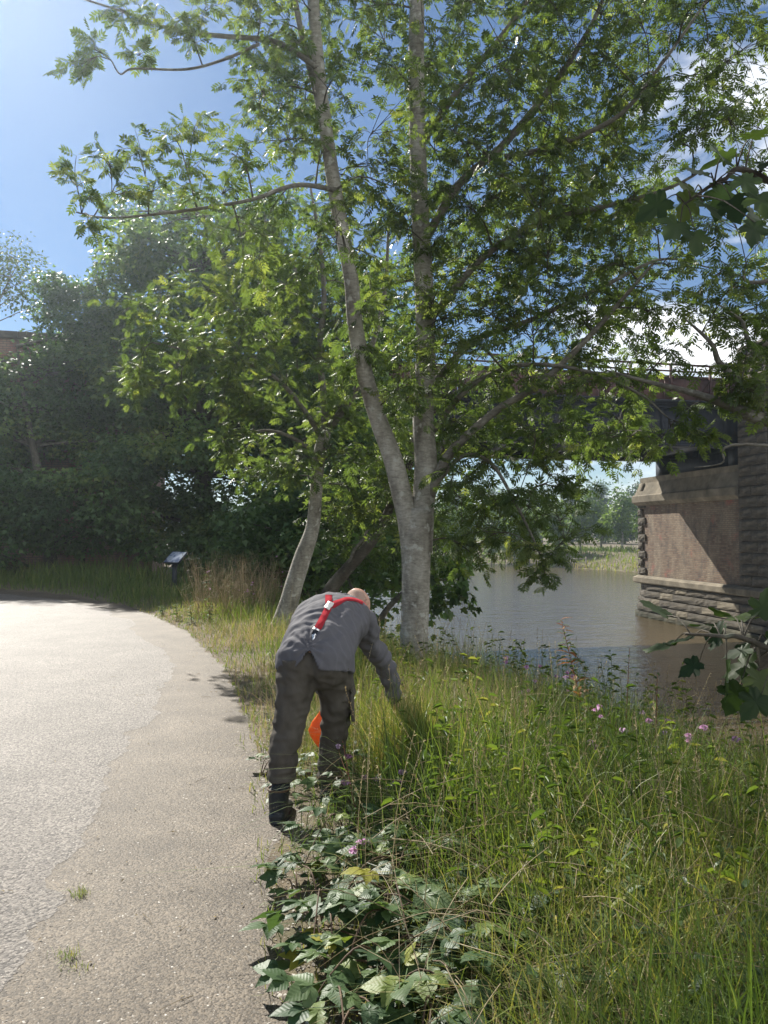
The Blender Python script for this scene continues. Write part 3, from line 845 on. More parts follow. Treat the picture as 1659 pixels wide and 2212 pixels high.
if 'trees' not in SKIP:
    # ---- the big ash by the man
    d0 = 7.9
    limbs = [
        lim([(893, 1545), (893, 1500), (894, 1400), (898, 1280), (900, 1170), (908, 1100)], d0, [92, 74, 62, 61, 64, 56]),
        lim([(890, 1200), (882, 1130), (866, 1060), (848, 990), (815, 900), (786, 800), (767, 700), (758, 600), (735, 480), (714, 350), (694, 200), (680, 50), (668, -150), (660, -400)], [d0, d0, 7.7, 7.6, 7.5], [46, 46, 44, 42, 38, 36, 34, 32, 32, 30, 28, 26, 22, 12]),
        lim([(910, 1190), (914, 1100), (920, 1000), (914, 900), (920, 750), (915, 600), (905, 400), (900, 200), (900, 50), (906, -200), (910, -480)], [d0, 8.0, 8.1, 8.2], [50, 50, 50, 46, 44, 42, 38, 36, 34, 26, 12]),
        lim([(925, 1080), (945, 1030), (968, 985), (1015, 935), (1085, 878), (1165, 830), (1265, 735), (1350, 640), (1410, 570)], [d0, 7.7, 7.3], [22, 24, 22, 18, 16, 14, 12, 9, 5]),
        lim([(725, 410), (640, 400), (540, 432), (400, 455), (260, 470), (200, 467), (165, 458)], [7.55, 6.5, 5.7], [12, 10, 8, 7, 5, 4, 3]),
        lim([(690, 150), (600, 92), (480, 78), (380, 66), (250, 20), (120, -20)], [7.55, 7.2], [13, 11, 10, 8, 5, 3]),
        lim([(560, 95), (480, 130), (400, 150), (290, 148), (260, 160), (240, 130)], [7.2, 7.1], [7, 6, 5, 4, 3]),
        lim([(720, 390), (690, 230), (655, 90), (630, -40), (600, -200)], [7.6, 7.9], [18, 16, 14, 12, 6]),
        lim([(918, 300), (1000, 180), (1090, 70), (1180, -60), (1260, -200)], [8.1, 7.6], [16, 14, 12, 9, 5]),
        lim([(918, 520), (990, 400), (1090, 310), (1200, 175), (1280, 50), (1330, -80)], [8.1, 7.4], [20, 18, 17, 14, 10, 6]),
        lim([(1090, 340), (1180, 320), (1330, 255), (1420, 150), (1520, 10), (1600, -120)], [7.7, 7.0], [14, 13, 11, 8, 6, 4]),
        lim([(922, 700), (1040, 560), (1170, 480), (1330, 440), (1460, 400), (1570, 330)], [8.1, 7.2], [18, 16, 13, 10, 7, 4]),
        lim([(918, 850), (1020, 740), (1150, 690), (1300, 620), (1430, 560), (1540, 580)], [8.1, 8.6], [16, 14, 12, 9, 6, 3]),
        lim([(922, 950), (1010, 840), (1120, 790), (1260, 800), (1380, 850), (1440, 900)], [8.1, 7.0], [14, 12, 10, 8, 6, 3]),
        lim([(945, 1040), (1000, 985), (1060, 1000), (1110, 1080), (1150, 1160), (1180, 1230)], [7.9, 7.5], [12, 10, 8, 7, 5, 3]),
    ]
    sp = []
    sp += region(500, 720, -60, 360, 18, 7.0, 8.8, .38, .85)
    sp += region(700, 960, -60, 460, 24, 7.0, 9.4, .42, .9)
    sp += region(950, 1350, -60, 450, 42, 6.6, 9.0, .42)
    sp += region(1320, 1620, -60, 320, 22, 6.6, 8.2, .36, .8)
    sp += region(960, 1440, 380, 730, 44, 6.8, 9.6, .42)
    sp += region(500, 760, 400, 640, 8, 6.6, 8.0, .38, .7)
    sp += region(760, 960, 460, 900, 18, 7.2, 9.8, .38, .9)
    sp += region(950, 1420, 740, 1000, 24, 7.0, 9.4, .36)
    sp += region(985, 1240, 990, 1190, 13, 7.0, 8.4, .30, .8)
    sp += region(1430, 1640, 470, 780, 9, 6.8, 8.4, .30, .7)
    sp += region(480, 1500, -480, -80, 16, 6.6, 9.4, .5, .9)
    for x, y, r_ in ((190, 430, .22), (235, 350, .18), (160, 385, .18), (300, 330, .24), (330, 410, .26), (400, 350, .28), (430, 430, .24), (190, 490, .14), (480, 420, .26), (420, 275, .2), (500, 330, .3), (260, 420, .22), (370, 290, .16),
                     (175, 140, .2), (200, 105, .16), (260, 20, .2), (330, 30, .22), (390, 40, .2), (420, 90, .16), (450, 20, .24), (300, 120, .1), (1170, 1240, .16), (1190, 1200, .14), (1130, 1180, .2), (1450, 930, .26), (1490, 880, .22), (1400, 960, .22), (1520, 950, .14), (1300, 950, .24)):
        sp.append((D(x, y, (5.5 + max(0, (x - 150)) * .0035 if y > 200 else 7.1) if x < 600 else 7.3), r_ * (.85 if x < 600 else 1), .6))
    ash, nl = grow('ash_tree', 'tall twin-stemmed ash tree with pale grey trunk behind the bending man', 'tree', limbs, sp, (ASH_T, ASH_F), .168, (m_bark, m_ash, m_ash_o), 'ash trees on the river bank', twigs=10, per=6, parts=300, seed=3)
    print('ash leaves', nl)
    # ---- second ash, leaning, nearer the information board
    d1 = 11.6
    limbs = [
        lim([(600, 1385), (606, 1360), (622, 1310), (636, 1260), (655, 1200), (675, 1140), (683, 1060), (690, 980), (703, 930)], [d1, d1], [66, 50, 42, 39, 37, 30, 27, 26, 26]),
        lim([(700, 940), (730, 900), (770, 840), (800, 760), (830, 640), (840, 480)], [d1, 11.2], [19, 18, 15, 12, 10, 5]),
        lim([(702, 940), (700, 860), (690, 760), (700, 640), (690, 520), (670, 400)], [d1, 11.8], [18, 16, 14, 12, 9, 5]),
        lim([(694, 950), (660, 890), (600, 820), (520, 780), (420, 760), (330, 740)], [d1, 10.8], [13, 11, 9, 7, 5, 3]),
        lim([(690, 990), (640, 950), (580, 930), (520, 940), (480, 945)], [d1, 11.0], [9, 8, 6, 4, 3]),
    ]
    sp = region(290, 560, 640, 850, 15, 10.4, 12.0, .44) + region(480, 780, 600, 1040, 28, 10.6, 12.6, .44) + region(420, 780, 440, 640, 15, 10.8, 13, .46) + region(700, 900, 850, 1120, 10, 11.4, 13, .4)
    for x, y in ((470, 950), (500, 980), (545, 900), (590, 1000), (640, 1010), (350, 690), (300, 800), (330, 840), (390, 840)): sp.append((D(x, y, 11), .3, .9))
    grow('ash_tree', 'smaller leaning ash tree with crooked pale trunk beside the path verge', 'tree', limbs, sp, (ASH_T, ASH_F), .18, (m_bark, m_ash, m_ash_o), 'ash trees on the river bank', twigs=10, per=6, parts=150, seed=5)
    # ---- third stem: dark trunk leaning out over the water
    limbs = [
        lim([(700, 1320), (712, 1278), (745, 1235), (790, 1185), (822, 1140), (850, 1080), (880, 1020), (900, 940), (960, 860)], [12.4, 12.8], [40, 32, 27, 24, 22, 19, 16, 12, 8]),
        lim([(752, 1225), (765, 1190), (785, 1165), (800, 1140), (850, 1120)], [12.45, 12.6], [9, 8, 7, 5, 3]),
    ]
    sp = region(690, 1010, 1000, 1200, 18, 12.0, 14.2, .46) + region(780, 1060, 760, 1010, 13, 12, 14.5, .5)
    grow('ash_tree', 'young ash stem leaning low over the river behind the trunks', 'tree', limbs, sp, (ASH_T2, ASH_F2), .26, (m_bark_dark, m_ash, m_ash_o), 'ash trees on the river bank', twigs=8, per=6, parts=60, seed=9)
    # ---- dark maple-leaved shrub low over the water
    limbs = [lim([(800, 1390), (820, 1340), (860, 1290), (910, 1260), (980, 1250)], [14.4, 13.6], [16, 14, 11, 8, 4]),
             lim([(800, 1390), (790, 1320), (760, 1270), (740, 1220)], [14.4, 14], [14, 11, 8, 4])]
    sp = region(670, 990, 1190, 1330, 26, 13.2, 15.2, .40) + region(930, 1020, 1210, 1320, 7, 13.0, 13.8, .26)
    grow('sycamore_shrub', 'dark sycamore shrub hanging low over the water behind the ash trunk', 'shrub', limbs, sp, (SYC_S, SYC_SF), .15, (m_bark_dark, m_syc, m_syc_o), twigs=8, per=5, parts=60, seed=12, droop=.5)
    # ---- ash on the bank slope to the right: bare limb reaching in from the edge
    bx_, by_ = 4.9, 6.4
    b0 = np.array((bx_, by_, float(land(bx_, by_)) - .15))
    tr = [b0, np.array((4.95, 6.5, 0.6)), np.array((4.7, 6.7, 2.2)), np.array((4.9, 6.8, 4.2)), np.array((5.3, 6.9, 6.5)), np.array((5.5, 7, 8.5))]
    def frm(p, *pts):
        return [np.array(p)] + [D(*q) for q in pts]
    limbs = [(tr, [.19, .16, .14, .12, .09, .03]),
             (frm(tr[2], (1648, 905, 6.7), (1585, 880, 6.8), (1500, 850, 6.9), (1400, 825, 7.0), (1310, 800, 7.1)), [.075, .062, .045, .032, .02, .008]),
             (frm(tr[2] + (0, 0, .3), (1650, 850, 6.8), (1560, 790, 6.9), (1535, 740, 6.9), (1470, 680, 7.0)), [.07, .05, .03, .02, .007]),
             (frm(tr[3], (1659, 740, 7.0), (1600, 690, 7.1), (1540, 650, 7.1)), [.05, .03, .015, .006]),
             (frm(tr[3], (1640, 610, 7.0), (1610, 560, 7.0)), [.04, .02, .006]),
             (frm(tr[2], (1600, 960, 6.6), (1560, 1000, 6.6), (1500, 1010, 6.7)), [.03, .012, .008, .004])]
    sp = region(1540, 1700, 600, 800, 9, 6.6, 7.4, .26, .7) + region(1560, 1760, 200, 560, 8, 6.8, 7.6, .3, .6) + region(1700, 2100, 0, 900, 20, 6.4, 8, .45, .8) + region(1560, 1680, 800, 870, 4, 6.6, 7, .2, .8)
    grow('ash_tree', 'ash tree with twiggy bare limb reaching in towards the bridge pier', 'tree', limbs, sp, (ASH_T, ASH_F), .19, (m_bark_dark, m_ash, m_ash_o), 'ash trees on the river bank', twigs=7, per=6, parts=60, seed=21)
    # ---- sycamore close on the right: big dark leaves
    sx, sy = 3.55, 3.1
    s0 = np.array((sx, sy, float(land(sx, sy)) - .1))
    root = thing('sycamore_tree', 'sycamore with big dark lobed leaves hanging over the right edge', 'tree', s0)
    g = Geo()
    tr = spline([s0, s0 + (.05, .05, 1.2), s0 + (-.05, .1, 2.6), s0 + (.1, .1, 4.4)], 16); g.tube(tr, np.linspace(.11, .04, 16), 10)
    link('trunk', local(g.mesh('trunk', True), s0), m_bark_dark, root)
    g = Geo(); L = []
    up_c = [(1470, 480, 3.0), (1520, 440, 3.05), (1440, 430, 3.1), (1560, 340, 3.0), (1620, 300, 3.0), (1600, 380, 2.95), (1640, 420, 2.9), (1530, 380, 3.1), (1630, 480, 2.85), (1580, 430, 3.0), (1475, 395, 3.05), (1655, 350, 3.1), (1560, 400, 3.1), (1590, 330, 3.15), (1500, 500, 3.0), (1640, 270, 3.1), (1690, 400, 2.95), (1700, 320, 3.0), (1615, 450, 3.05), (1500, 415, 3.15)]
    lo_c = [(1450, 1395, 3.3), (1490, 1380, 3.25), (1530, 1350, 3.3), (1560, 1370, 3.2), (1600, 1340, 3.2), (1620, 1400, 3.1), (1570, 1430, 3.1), (1640, 1450, 3.1), (1600, 1480, 3.1), (1645, 1500, 3.05), (1580, 1330, 3.3), (1640, 1330, 3.1), (1655, 1380, 3.1), (1510, 1430, 3.2), (1440, 1330, 3.3), (1700, 1420, 3.1), (1690, 1350, 3.1), (1630, 1430, 3.2)]
    for cs, a0 in ((up_c, tr[10]), (lo_c, tr[4])):
        hub = D(1660, 390 if cs is up_c else 1400, 3.1)
        q = spline([a0, (a0 + hub) / 2 + (0, 0, .06), hub, D(1560, 390 if cs is up_c else 1375, 3.1), D(1480, 440 if cs is up_c else 1370, 3.1)], 26); g.tube(q, np.linspace(.022, .005, 26), 6)
        for c in cs:
            p = D(*c); k = np.argmin(np.linalg.norm(q - p, axis=1) + np.abs(np.arange(26) - 20) * .004); st = q[k]
            w = spline([st, (st + p) / 2 + (0, 0, .03), p], 5); g.tube(w, np.linspace(.004, .002, 5), 4)
            L.append((p, nrm(p - st), cs is lo_c))
    link('branches', local(g.mesh('branches', True), s0), m_bark_dark, root)
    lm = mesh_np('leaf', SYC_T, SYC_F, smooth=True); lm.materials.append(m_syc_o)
    gg = np.random.default_rng(4)
    for p, dv, low in L:
        dd = dv * .8 + np.array((-.2, -.1, -.55 if not low else -.15)) + gg.normal(0, .25, 3)
        Rm = frames(dd[None], (np.array((0.1, -.55, .8)) + gg.normal(0, .35, 3))[None])[0]
        M = np.eye(4); M[:3, :3] = Rm * gg.uniform(.11, .175); M[:3, 3] = p - s0
        o = bpy.data.objects.new('leaf', lm); C.objects.link(o); o.parent = root; o.matrix_local = Matrix(M.tolist())
    # rest of its crown, out of the frame
    n = 260; P = np.stack([gg.normal(4.3, .7, n), gg.normal(2.6, .8, n), gg.normal(3.8, .7, n)], -1); P = P[P[:, 0] > .62 * P[:, 1] + .25]; n = len(P)
    V, F = scatter(SYC_T, SYC_F, P - s0, frames(gg.normal(0, 1, (n, 3)) + (0, 0, -.6), gg.normal(0, .4, (n, 3)) + (0, 0, 1)), gg.uniform(.13, .2, n))
    o = link('foliage', mesh_np('foliage', V, F, tint=[np.repeat(gg.random(n), len(SYC_F[0]))]), m_syc, root); o['kind'] = 'stuff'

# ------------------------------------------------------------------ trees standing farther off
def clump_tree(name, label, base, lobes, n, tmpl, lsize, mats, group, trunk_r=.2, seed=0, flat=.5, shell=.55, lean=0.0, inner=.5):
    """lobes: (centre, rx, rz) in world; leaf faces spread through each lobe's volume"""
    g = np.random.default_rng(seed); base = np.array(base, float)
    root = thing(name, label, 'tree', base, 0, group)
    bk = Geo(); top = max(c[2] for c, _, _ in lobes); cxy = np.mean([c for c, _, _ in lobes], axis=0)
    zs = np.linspace(0, 1, 8)
    ax = base[None] + np.stack([(cxy[0] - base[0]) * zs ** 1.5 + .12 * np.sin(zs * 5 + seed), (cxy[1] - base[1]) * zs ** 1.5, (top - base[2]) * .92 * zs], -1)
    bk.tube(ax, trunk_r * (1 - .88 * zs), 7)
    w = np.array([rx * rx * rz for _, rx, rz in lobes]); w = w / w.sum()
    pos, nor, lt = [], [], []
    for (c, rx, rz), k in zip(lobes, (w * n).astype(int)):
        c = np.array(c)
        h = ax[np.argmin(np.abs(ax[:, 2] - (c[2] - .35 * np.linalg.norm(c[:2] - base[:2]))))]
        if np.linalg.norm(c - h) > .3: bk.tube(spline([h, (h + c) / 2 + (0, 0, .1 * rx), c], 5), np.linspace(trunk_r * .28, trunk_r * .06, 5), 4)
        v = nrm(g.normal(0, 1, (k, 3))); rr = (shell + (1 - shell) * g.random(k) ** .7) * (1 + .28 * np.sin(v[:, 0] * 5 + seed) * np.sin(v[:, 1] * 6 + c[0]) + .2 * np.sin(v[:, 2] * 9 + c[2]))
        rr = np.where(g.random(k) < inner * .3, rr * g.random(k), rr)
        pos.append(c + v * rr[:, None] * (rx, rx, rz)); nor.append(v); lt.append(np.full(k, g.normal(0, .2)))
    lt = np.concatenate(lt); pos = np.concatenate(pos); nor = np.concatenate(nor); k = len(pos)
    up = nrm(nor * (1 - flat) + np.array((0, 0, 1.0)) * flat + g.normal(0, .35, (k, 3)))
    dv = nor * (1, 1, .3) + g.normal(0, .5, (k, 3)) + (0, 0, -.45)
    link('trunk', local(bk.mesh('trunk', True), base), mats[0], root)
    V, F = scatter(tmpl[0], tmpl[1], pos - base, frames(dv, up), lsize * g.uniform(.65, 1.25, k))
    tn = np.clip(g.normal(.45, .16, k) + lt + .12 * np.sin(pos[:, 0] * 1.3 + pos[:, 2] * 1.7 + seed), 0, 1)
    o = link('foliage', mesh_np('foliage', V, F, tint=[np.repeat(tn, len(f)) for f in tmpl[1]]), mats[1], root); o['kind'] = 'stuff'
    return root

def lobes_in(x0, x1, y0, y1, n, d0, d1, rx, rz, seed):
    g = np.random.default_rng(seed); k = max(1, int(round(math.sqrt(n * (x1 - x0) / (y1 - y0))))); m_ = math.ceil(n / k); out = []
    for i in range(k):
        for j in range(m_):
            out.append((D(x0 + (x1 - x0) * (i + g.random()) / k, y0 + (y1 - y0) * (j + g.random()) / m_, g.uniform(d0, d1)), rx * g.uniform(.7, 1.25), rz * g.uniform(.75, 1.25)))
    return out

if 'trees' not in SKIP:
    S4 = (TRI_T, TRI_F)
    G1 = 'sycamores in front of the abutment'
    clump_tree('sycamore_tree', 'broad shady sycamore hiding the brick abutment wall', (-11.0, 24.6, 0), lobes_in(-260, 110, 815, 1000, 12, 24.4, 25.6, 1.2, .6, 1) + lobes_in(90, 270, 720, 1000, 14, 25.4, 26.4, 1.2, .6, 11) + lobes_in(-260, 270, 980, 1200, 20, 22.4, 24.4, 1.25, .62, 21), 38000, S4, .175, (m_bark_dark, m_syc), G1, .24, 1, .6)
    clump_tree('sycamore_tree', 'tallest shady sycamore rising above the bridge behind the leaning ash', (-6.0, 25.2, 0), lobes_in(250, 620, 440, 1200, 84, 22.8, 26.4, 1.0, .5, 2), 48000, S4, .18, (m_bark_dark, m_syc), G1, .3, 2, .6)
    clump_tree('sycamore_tree', 'dark sycamore between the two ash trunks at the water', (-2.6, 24.4, -.6), lobes_in(560, 860, 560, 1240, 62, 22.6, 25.6, .95, .5, 3), 33000, S4, .175, (m_bark_dark, m_syc), G1, .22, 3, .6)
    clump_tree('sycamore_tree', 'young sycamore with yellowing top above the brick parapet', (-10.2, 25.6, 0), [(D(222, 570, 25.8), .42, .8), (D(215, 640, 25.8), .7, .8), (D(160, 640, 25.8), .9, .5), (D(120, 620, 26), .8, .6), (D(190, 700, 25.6), 1.1, .6), (D(255, 700, 25.6), .9, .8), (D(100, 680, 25.8), .6, .5), (D(285, 590, 26), .8, .9)], 9000, S4, .15, (m_bark_dark, m_syc), G1, .12, 4, .5)
    clump_tree('birch_tree', 'thin airy tree rooted behind the brick parapet', BW(-31.5, -4, 7.6), [(D(20, 560, 31), 1.3, 1.0), (D(70, 600, 31), 1.0, .9), (D(-40, 600, 31), 1.4, 1.1), (D(40, 640, 31), 1.2, .8), (D(110, 650, 31), .8, .6), (D(130, 700, 31), .7, .5), (D(-20, 540, 31), .9, .6)], 2600, (OVAL_T, OVAL_F), .15, (m_bark_dark, m_far), None, .09, 5, .3)
    # trees on the bank beyond the leaning ash, left bank down to the bridge
    clump_tree('sycamore_tree', 'sycamore overhanging the river just short of the bridge', (-2.0, 20.5, -.9), lobes_in(700, 900, 900, 1280, 20, 19.6, 22, .95, .5, 6) + lobes_in(500, 740, 1110, 1265, 24, 18.8, 21.8, .75, .5, 16) + lobes_in(420, 540, 1130, 1230, 10, 23, 25, .8, .5, 17), 27000, S4, .175, (m_bark_dark, m_syc), G1, .14, 6, .6)
    # ---- far bank: a row of light poplars, bigger dark trees behind
    OV = (OVAL_T, OVAL_F)
    gf = np.random.default_rng(8)
    rowx = [1005, 1062, 1110, 1150, 1200, 1255, 1300, 1345, 1395, 1440, 960, 905]
    ORD = ['first', 'second', 'third', 'fourth', 'fifth', 'sixth', 'seventh', 'eighth', 'ninth', 'tenth', 'eleventh', 'twelfth']
    rank = lambda v, vs: ORD[sorted(vs, reverse=True).index(v)]
    for k, x in enumerate(rowx):
        dep = 104 + gf.uniform(-3, 4) + (1100 - x) * .012
        top = [1062, 1070, 1055, 1085, 1075, 1052, 1080, 1045, 1040, 1050, 1070, 1060][k]
        p = D(x, 1180, dep); zb = float(land(p[0], p[1])); b_ = np.array((p[0], p[1], zb))
        zt = D(x, top, dep)[2]; lb = []
        for j in range(9):
            f = j / 8; rr = 1.55 * math.sin(math.pi * (.22 + .68 * f)) * gf.uniform(.8, 1.15)
            lb.append((np.array((p[0] + gf.normal(0, .5), p[1] + gf.normal(0, .5), zb + 2.0 + (zt - zb - 2.6) * f)), rr * 1.15, (zt - zb) * .11))
        clump_tree('poplar_tree', 'light green poplar, ' + rank(x, rowx) + ' from the bridge pier in the far bank row', b_, lb, 1900, OV, .42, (m_bark, m_pop), 'poplars along the far bank', .16, 30 + k, .15, .4, inner=.8)
    dark = [(985, 1040, 140, 6), (1080, 1035, 150, 6), (1170, 1045, 145, 5), (1235, 1060, 150, 4.5), (1300, 1022, 150, 5.5), (1385, 1030, 155, 5), (1450, 1035, 150, 5), (900, 1030, 140, 6), (1350, 1065, 135, 4), (1530, 1040, 150, 6), (1120, 1075, 130, 4.5)]
    for k, (x, top, dep, w) in enumerate(dark):
        p = D(x, 1140, dep); zb = float(land(p[0], p[1])); zt = D(x, top, dep)[2]; H = zt - zb; lb = []
        for j in range(13):
            a = gf.uniform(0, 6.28); f = gf.uniform(.15, .82); q = w * .62 * math.sin(math.pi * min(1, .25 + .7 * f)) * gf.uniform(.2, 1)
            lb.append((np.array((p[0] + math.cos(a) * q, p[1] + math.sin(a) * q, zb + H * f)), w * .42, H * .17))
        clump_tree('broadleaf_tree', 'dark rounded broadleaf tree behind the poplars, ' + rank(x, [q_[0] for q_ in dark]) + ' from the bridge pier', (p[0], p[1], zb), lb, 2600, OV, .62, (m_bark_dark, m_far), 'dark trees behind the poplars', .35, 60 + k, .25, .5)
    # distant wood closing the view on the far side
    P = []; n = 12000
    xs = gf.uniform(-260, 330, n); ys = 215 + gf.uniform(0, 50, n) + .1 * np.abs(xs); zz = land(xs, ys) + 9 * gf.random(n) ** .6 * (.75 + .5 * vnoise(xs, ys, .06, 2))
    P = np.stack([xs, ys, zz], -1)
    V, F = scatter(OVAL_T * (1.5, 1.2, 1.2), OVAL_F, P, frames(gf.normal(0, 1, (n, 3)), gf.normal(0, .6, (n, 3)) + (0, 0, .5)), gf.uniform(1.2, 2.4, n))
    o = link('distant_wood', mesh_np('distant_wood', V, F, tint=[np.repeat(np.clip(gf.normal(.35, .2, n), 0, 1), 2)]), m_far); tag(o, 'distant wood closing the view beyond the river', 'wood', kind='stuff')
# ------------------------------------------------------------------ grasses
GRASS = [(0, (0.045, 0.082, 0.02)), (0.4, (0.095, 0.15, 0.034)), (0.62, (0.16, 0.205, 0.05)), (0.8, (0.28, 0.25, 0.105)), (1, (0.40, 0.34, 0.20))]
m_grass = leafy('grass_blade', GRASS, 0.38, 0.5, spec=.35, tcol=(1.5, 1.5, .6))
m_straw = leafy('dry_grass', [(0, (0.20, 0.155, 0.085)), (0.5, (0.34, 0.275, 0.165)), (1, (0.46, 0.40, 0.27))], 0.35, 0.6, spec=.25, tcol=(1.2, 1.15, .9))
def blades(x, y, h, w, lean, tint, seed, z=None, lev=(0, .4, .75, 1.0), windy=None):
    g = np.random.default_rng(seed); n = len(x)
    z = land(x, y) - .01 if z is None else z
    a = g.uniform(0, 2 * np.pi, n); ln = np.abs(g.normal(0, lean, n)) + .05
    bx_, by_ = np.cos(a) * ln, np.sin(a) * ln
    if windy is not None: bx_ = bx_ + windy[0]; by_ = by_ + windy[1]
    fa = g.uniform(0, np.pi, n); wx, wy = np.cos(fa), np.sin(fa)
    root = np.stack([x, y, z], -1); V = []
    kink = g.uniform(.0, .45, n)
    for t in lev:
        drop = 1 - .45 * np.minimum(1, (bx_ ** 2 + by_ ** 2)) * t - kink * np.maximum(0, t - .6) * ln
        c = root + np.stack([bx_ * h * t ** 1.9, by_ * h * t ** 1.9, h * t * drop], -1)
        if t < 1:
            ww = w * (1 - .55 * t) * (1 if t > 0 else .7)
            s_ = np.stack([wx * ww, wy * ww, 0 * ww], -1) / 2
            V += [c - s_, c + s_]
        else: V += [c]
    V = np.stack(V, 1); k = V.shape[1]; m_ = len(lev)
    off = (np.arange(n) * k)[:, None]
    Q = [off + np.array([[2 * i, 2 * i + 1, 2 * i + 3, 2 * i + 2]]) for i in range(m_ - 2)]
    Tt = off + np.array([[k - 3, k - 2, k - 1]])
    tq = np.tile(tint, len(Q))
    return V.reshape(-1, 3), [np.concatenate(Q), Tt], [tq, tint]
def rnd_area(N, xr, yr, seed, pw=1.0):
    g = np.random.default_rng(seed)
    return g.uniform(*xr, N), yr[0] + (yr[1] - yr[0]) * g.random(N) ** pw, g
def sward(name, label, N, xr, yr, seed, sel, hfun, w, lean, tfun, pw=1.0, mat_=None, windy=None):
    x, y, g = rnd_area(N, xr, yr, seed, pw)
    dr, db = poly_dist(x, y, PATH_R), poly_dist(x, y, BRINK)
    m_ = sel(x, y, dr, db, g.random(N)); x, y, dr, db = x[m_], y[m_], dr[m_], db[m_]; n = len(x)
    h = hfun(x, y, dr, db) * g.uniform(.45, 1.25, n); t = np.clip(tfun(x, y, dr, db) + g.normal(0, .14, n), 0, 1)
    ww = w * g.uniform(.6, 1.4, n)
    V, F, T = blades(x, y, h, ww, lean, t, seed + 1, windy=windy)
    o = link(name, mesh_np(name, V, F, tint=T), mat_ or m_grass)
    tag(o, label, 'grass', kind='stuff'); print(name, n)
    return o
MAN_XY = (-.45, 4.2)
def clear(x, y):                       # keep the ground free right under the man's boots and hands
    return (np.hypot(x + .56, y - 4.1) > .2) & (np.hypot(x + .36, y - 4.4) > .14)
patch = lambda x, y, s=.9, k=4: vnoise(x, y, s, k)
bramb = lambda x, y: smoothstep(.95, .35, poly_dist(x, y, PATH_R)) * smoothstep(5.6, 4.6, y)       # brambles rule the path edge
if 'grass' not in SKIP:
    sward('bank_grass', 'long green grass covering the river bank beside the man', 80000, (-.8, 5.2), (1.6, 9), 41,
          lambda x, y, dr, db, q: (dr > .12) & (db < 2.2) & (x < .62 * y + .9) & clear(x, y) & (q > .62 * bramb(x, y)),
          lambda x, y, dr, db: (.12 + .42 * smoothstep(.1, .9, dr)) * (.6 + .8 * patch(x, y)) * (1 - .25 * smoothstep(-.2, 1.5, db)), .0048, .8,
          lambda x, y, dr, db: .50 + .5 * (patch(x, y, 1.1, 7) - .4), 1.5)
    sward('dry_bank_grass', 'straw coloured dry grass tangled through the bank', 38000, (-.8, 5.2), (1.8, 10), 43,
          lambda x, y, dr, db, q: (dr > .25) & (db < 1.8) & (x < .62 * y + .9) & (patch(x, y, 1.1, 7) + .6 * q > .45) & clear(x, y) & (q > .9 * bramb(x, y)),
          lambda x, y, dr, db: .22 + .36 * patch(x, y, .8, 9), .0036, 1.0, lambda x, y, dr, db: .5 + 0 * x, 1.4, m_straw)
    sward('tall_dry_grass', 'tall straw grass round the man\'s reaching hand', 9000, (-.1, 1.3), (4.4, 6.4), 55,
          lambda x, y, dr, db, q: (np.hypot((x - .35) / .75, (y - 5.2) / .75) < .7 + .5 * q) & (np.hypot(x - .0, y - 4.75) > .16) & (x > -.02 + .1 * q),
          lambda x, y, dr, db: .42 + .16 * patch(x, y, 2, 3), .0036, .45, lambda x, y, dr, db: .3 + .3 * patch(x, y, 3, 5), 1.0, m_straw)
    sward('hand_grass', 'long grass stalks closing over the man\'s right hand', 1500, (-.08, .3), (4.42, 4.8), 57,
          lambda x, y, dr, db, q: x > -.09 + .05 * q, lambda x, y, dr, db: .5 + 0 * x, .0042, .3, lambda x, y, dr, db: .62 + .2 * patch(x, y, 3, 5), 1.0)
    sward('verge_grass', 'short mixed grass on the verge round the leaning ash', 36000, (-6.5, 1.0), (4.6, 19.5), 45,
          lambda x, y, dr, db, q: (dr > .02) & (db < .8) & clear(x, y) & (y > 5.0 + .5 * q),
          lambda x, y, dr, db: .07 + .26 * smoothstep(.0, 1.1, dr) * (.5 + .9 * patch(x, y, .7, 3)), .010, .5,
          lambda x, y, dr, db: .52 + .34 * (patch(x, y, .9, 13) - .4), 1.0)
    sward('dry_verge_grass', 'fine dry grass along the path edge by the leaning ash', 14000, (-4.5, .6), (5.0, 14), 47,
          lambda x, y, dr, db, q: (dr > .05) & (db < .3) & (patch(x, y, .9, 13) > .42) & (y > 5.2),
          lambda x, y, dr, db: .14 + .28 * smoothstep(0, .8, dr), .0055, .7, lambda x, y, dr, db: .45 + 0 * x, 1.0, m_straw)
    sward('far_verge_grass', 'tall grass under the shady trees beyond the path', 22000, (-24, -2), (15.5, 26), 49,
          lambda x, y, dr, db, q: (dr > .02) & (db < -.1) & (dr < 4.4) & ((np.hypot(x + 5.2, y - 18.5) > .9) | (q > .9)) & ~((np.abs(x / y + .28) < .045) & (y < 20) & (y > 15) & (q < .8)),
          lambda x, y, dr, db: .12 + .55 * smoothstep(0, 1.6, dr) * (.5 + .8 * patch(x, y, .5, 5)), .022, .4,
          lambda x, y, dr, db: .36 + .3 * (patch(x, y, .4, 15) - .4), 1.0)
    sward('edge_grass', 'thin seedling grass at the gravel edge', 3400, (-1.4, .5), (2.0, 6.2), 51,
          lambda x, y, dr, db, q: (dr > -.06) & (dr < .35) & (vnoise(x, y, 3.2, 6) > .55),
          lambda x, y, dr, db: .05 + .07 * vnoise(x, y, 3, 2), .006, .6, lambda x, y, dr, db: .6 + 0 * x, 1.0)
    # far bank meadow
    g = np.random.default_rng(52); N = 26000
    x = g.uniform(0, 60, N); y = g.uniform(62, 128, N); f = poly_dist(x, y, FAR_BANK); k = (f > .6) & (f < 16) & (x > .1 * y); x, y = x[k], y[k]
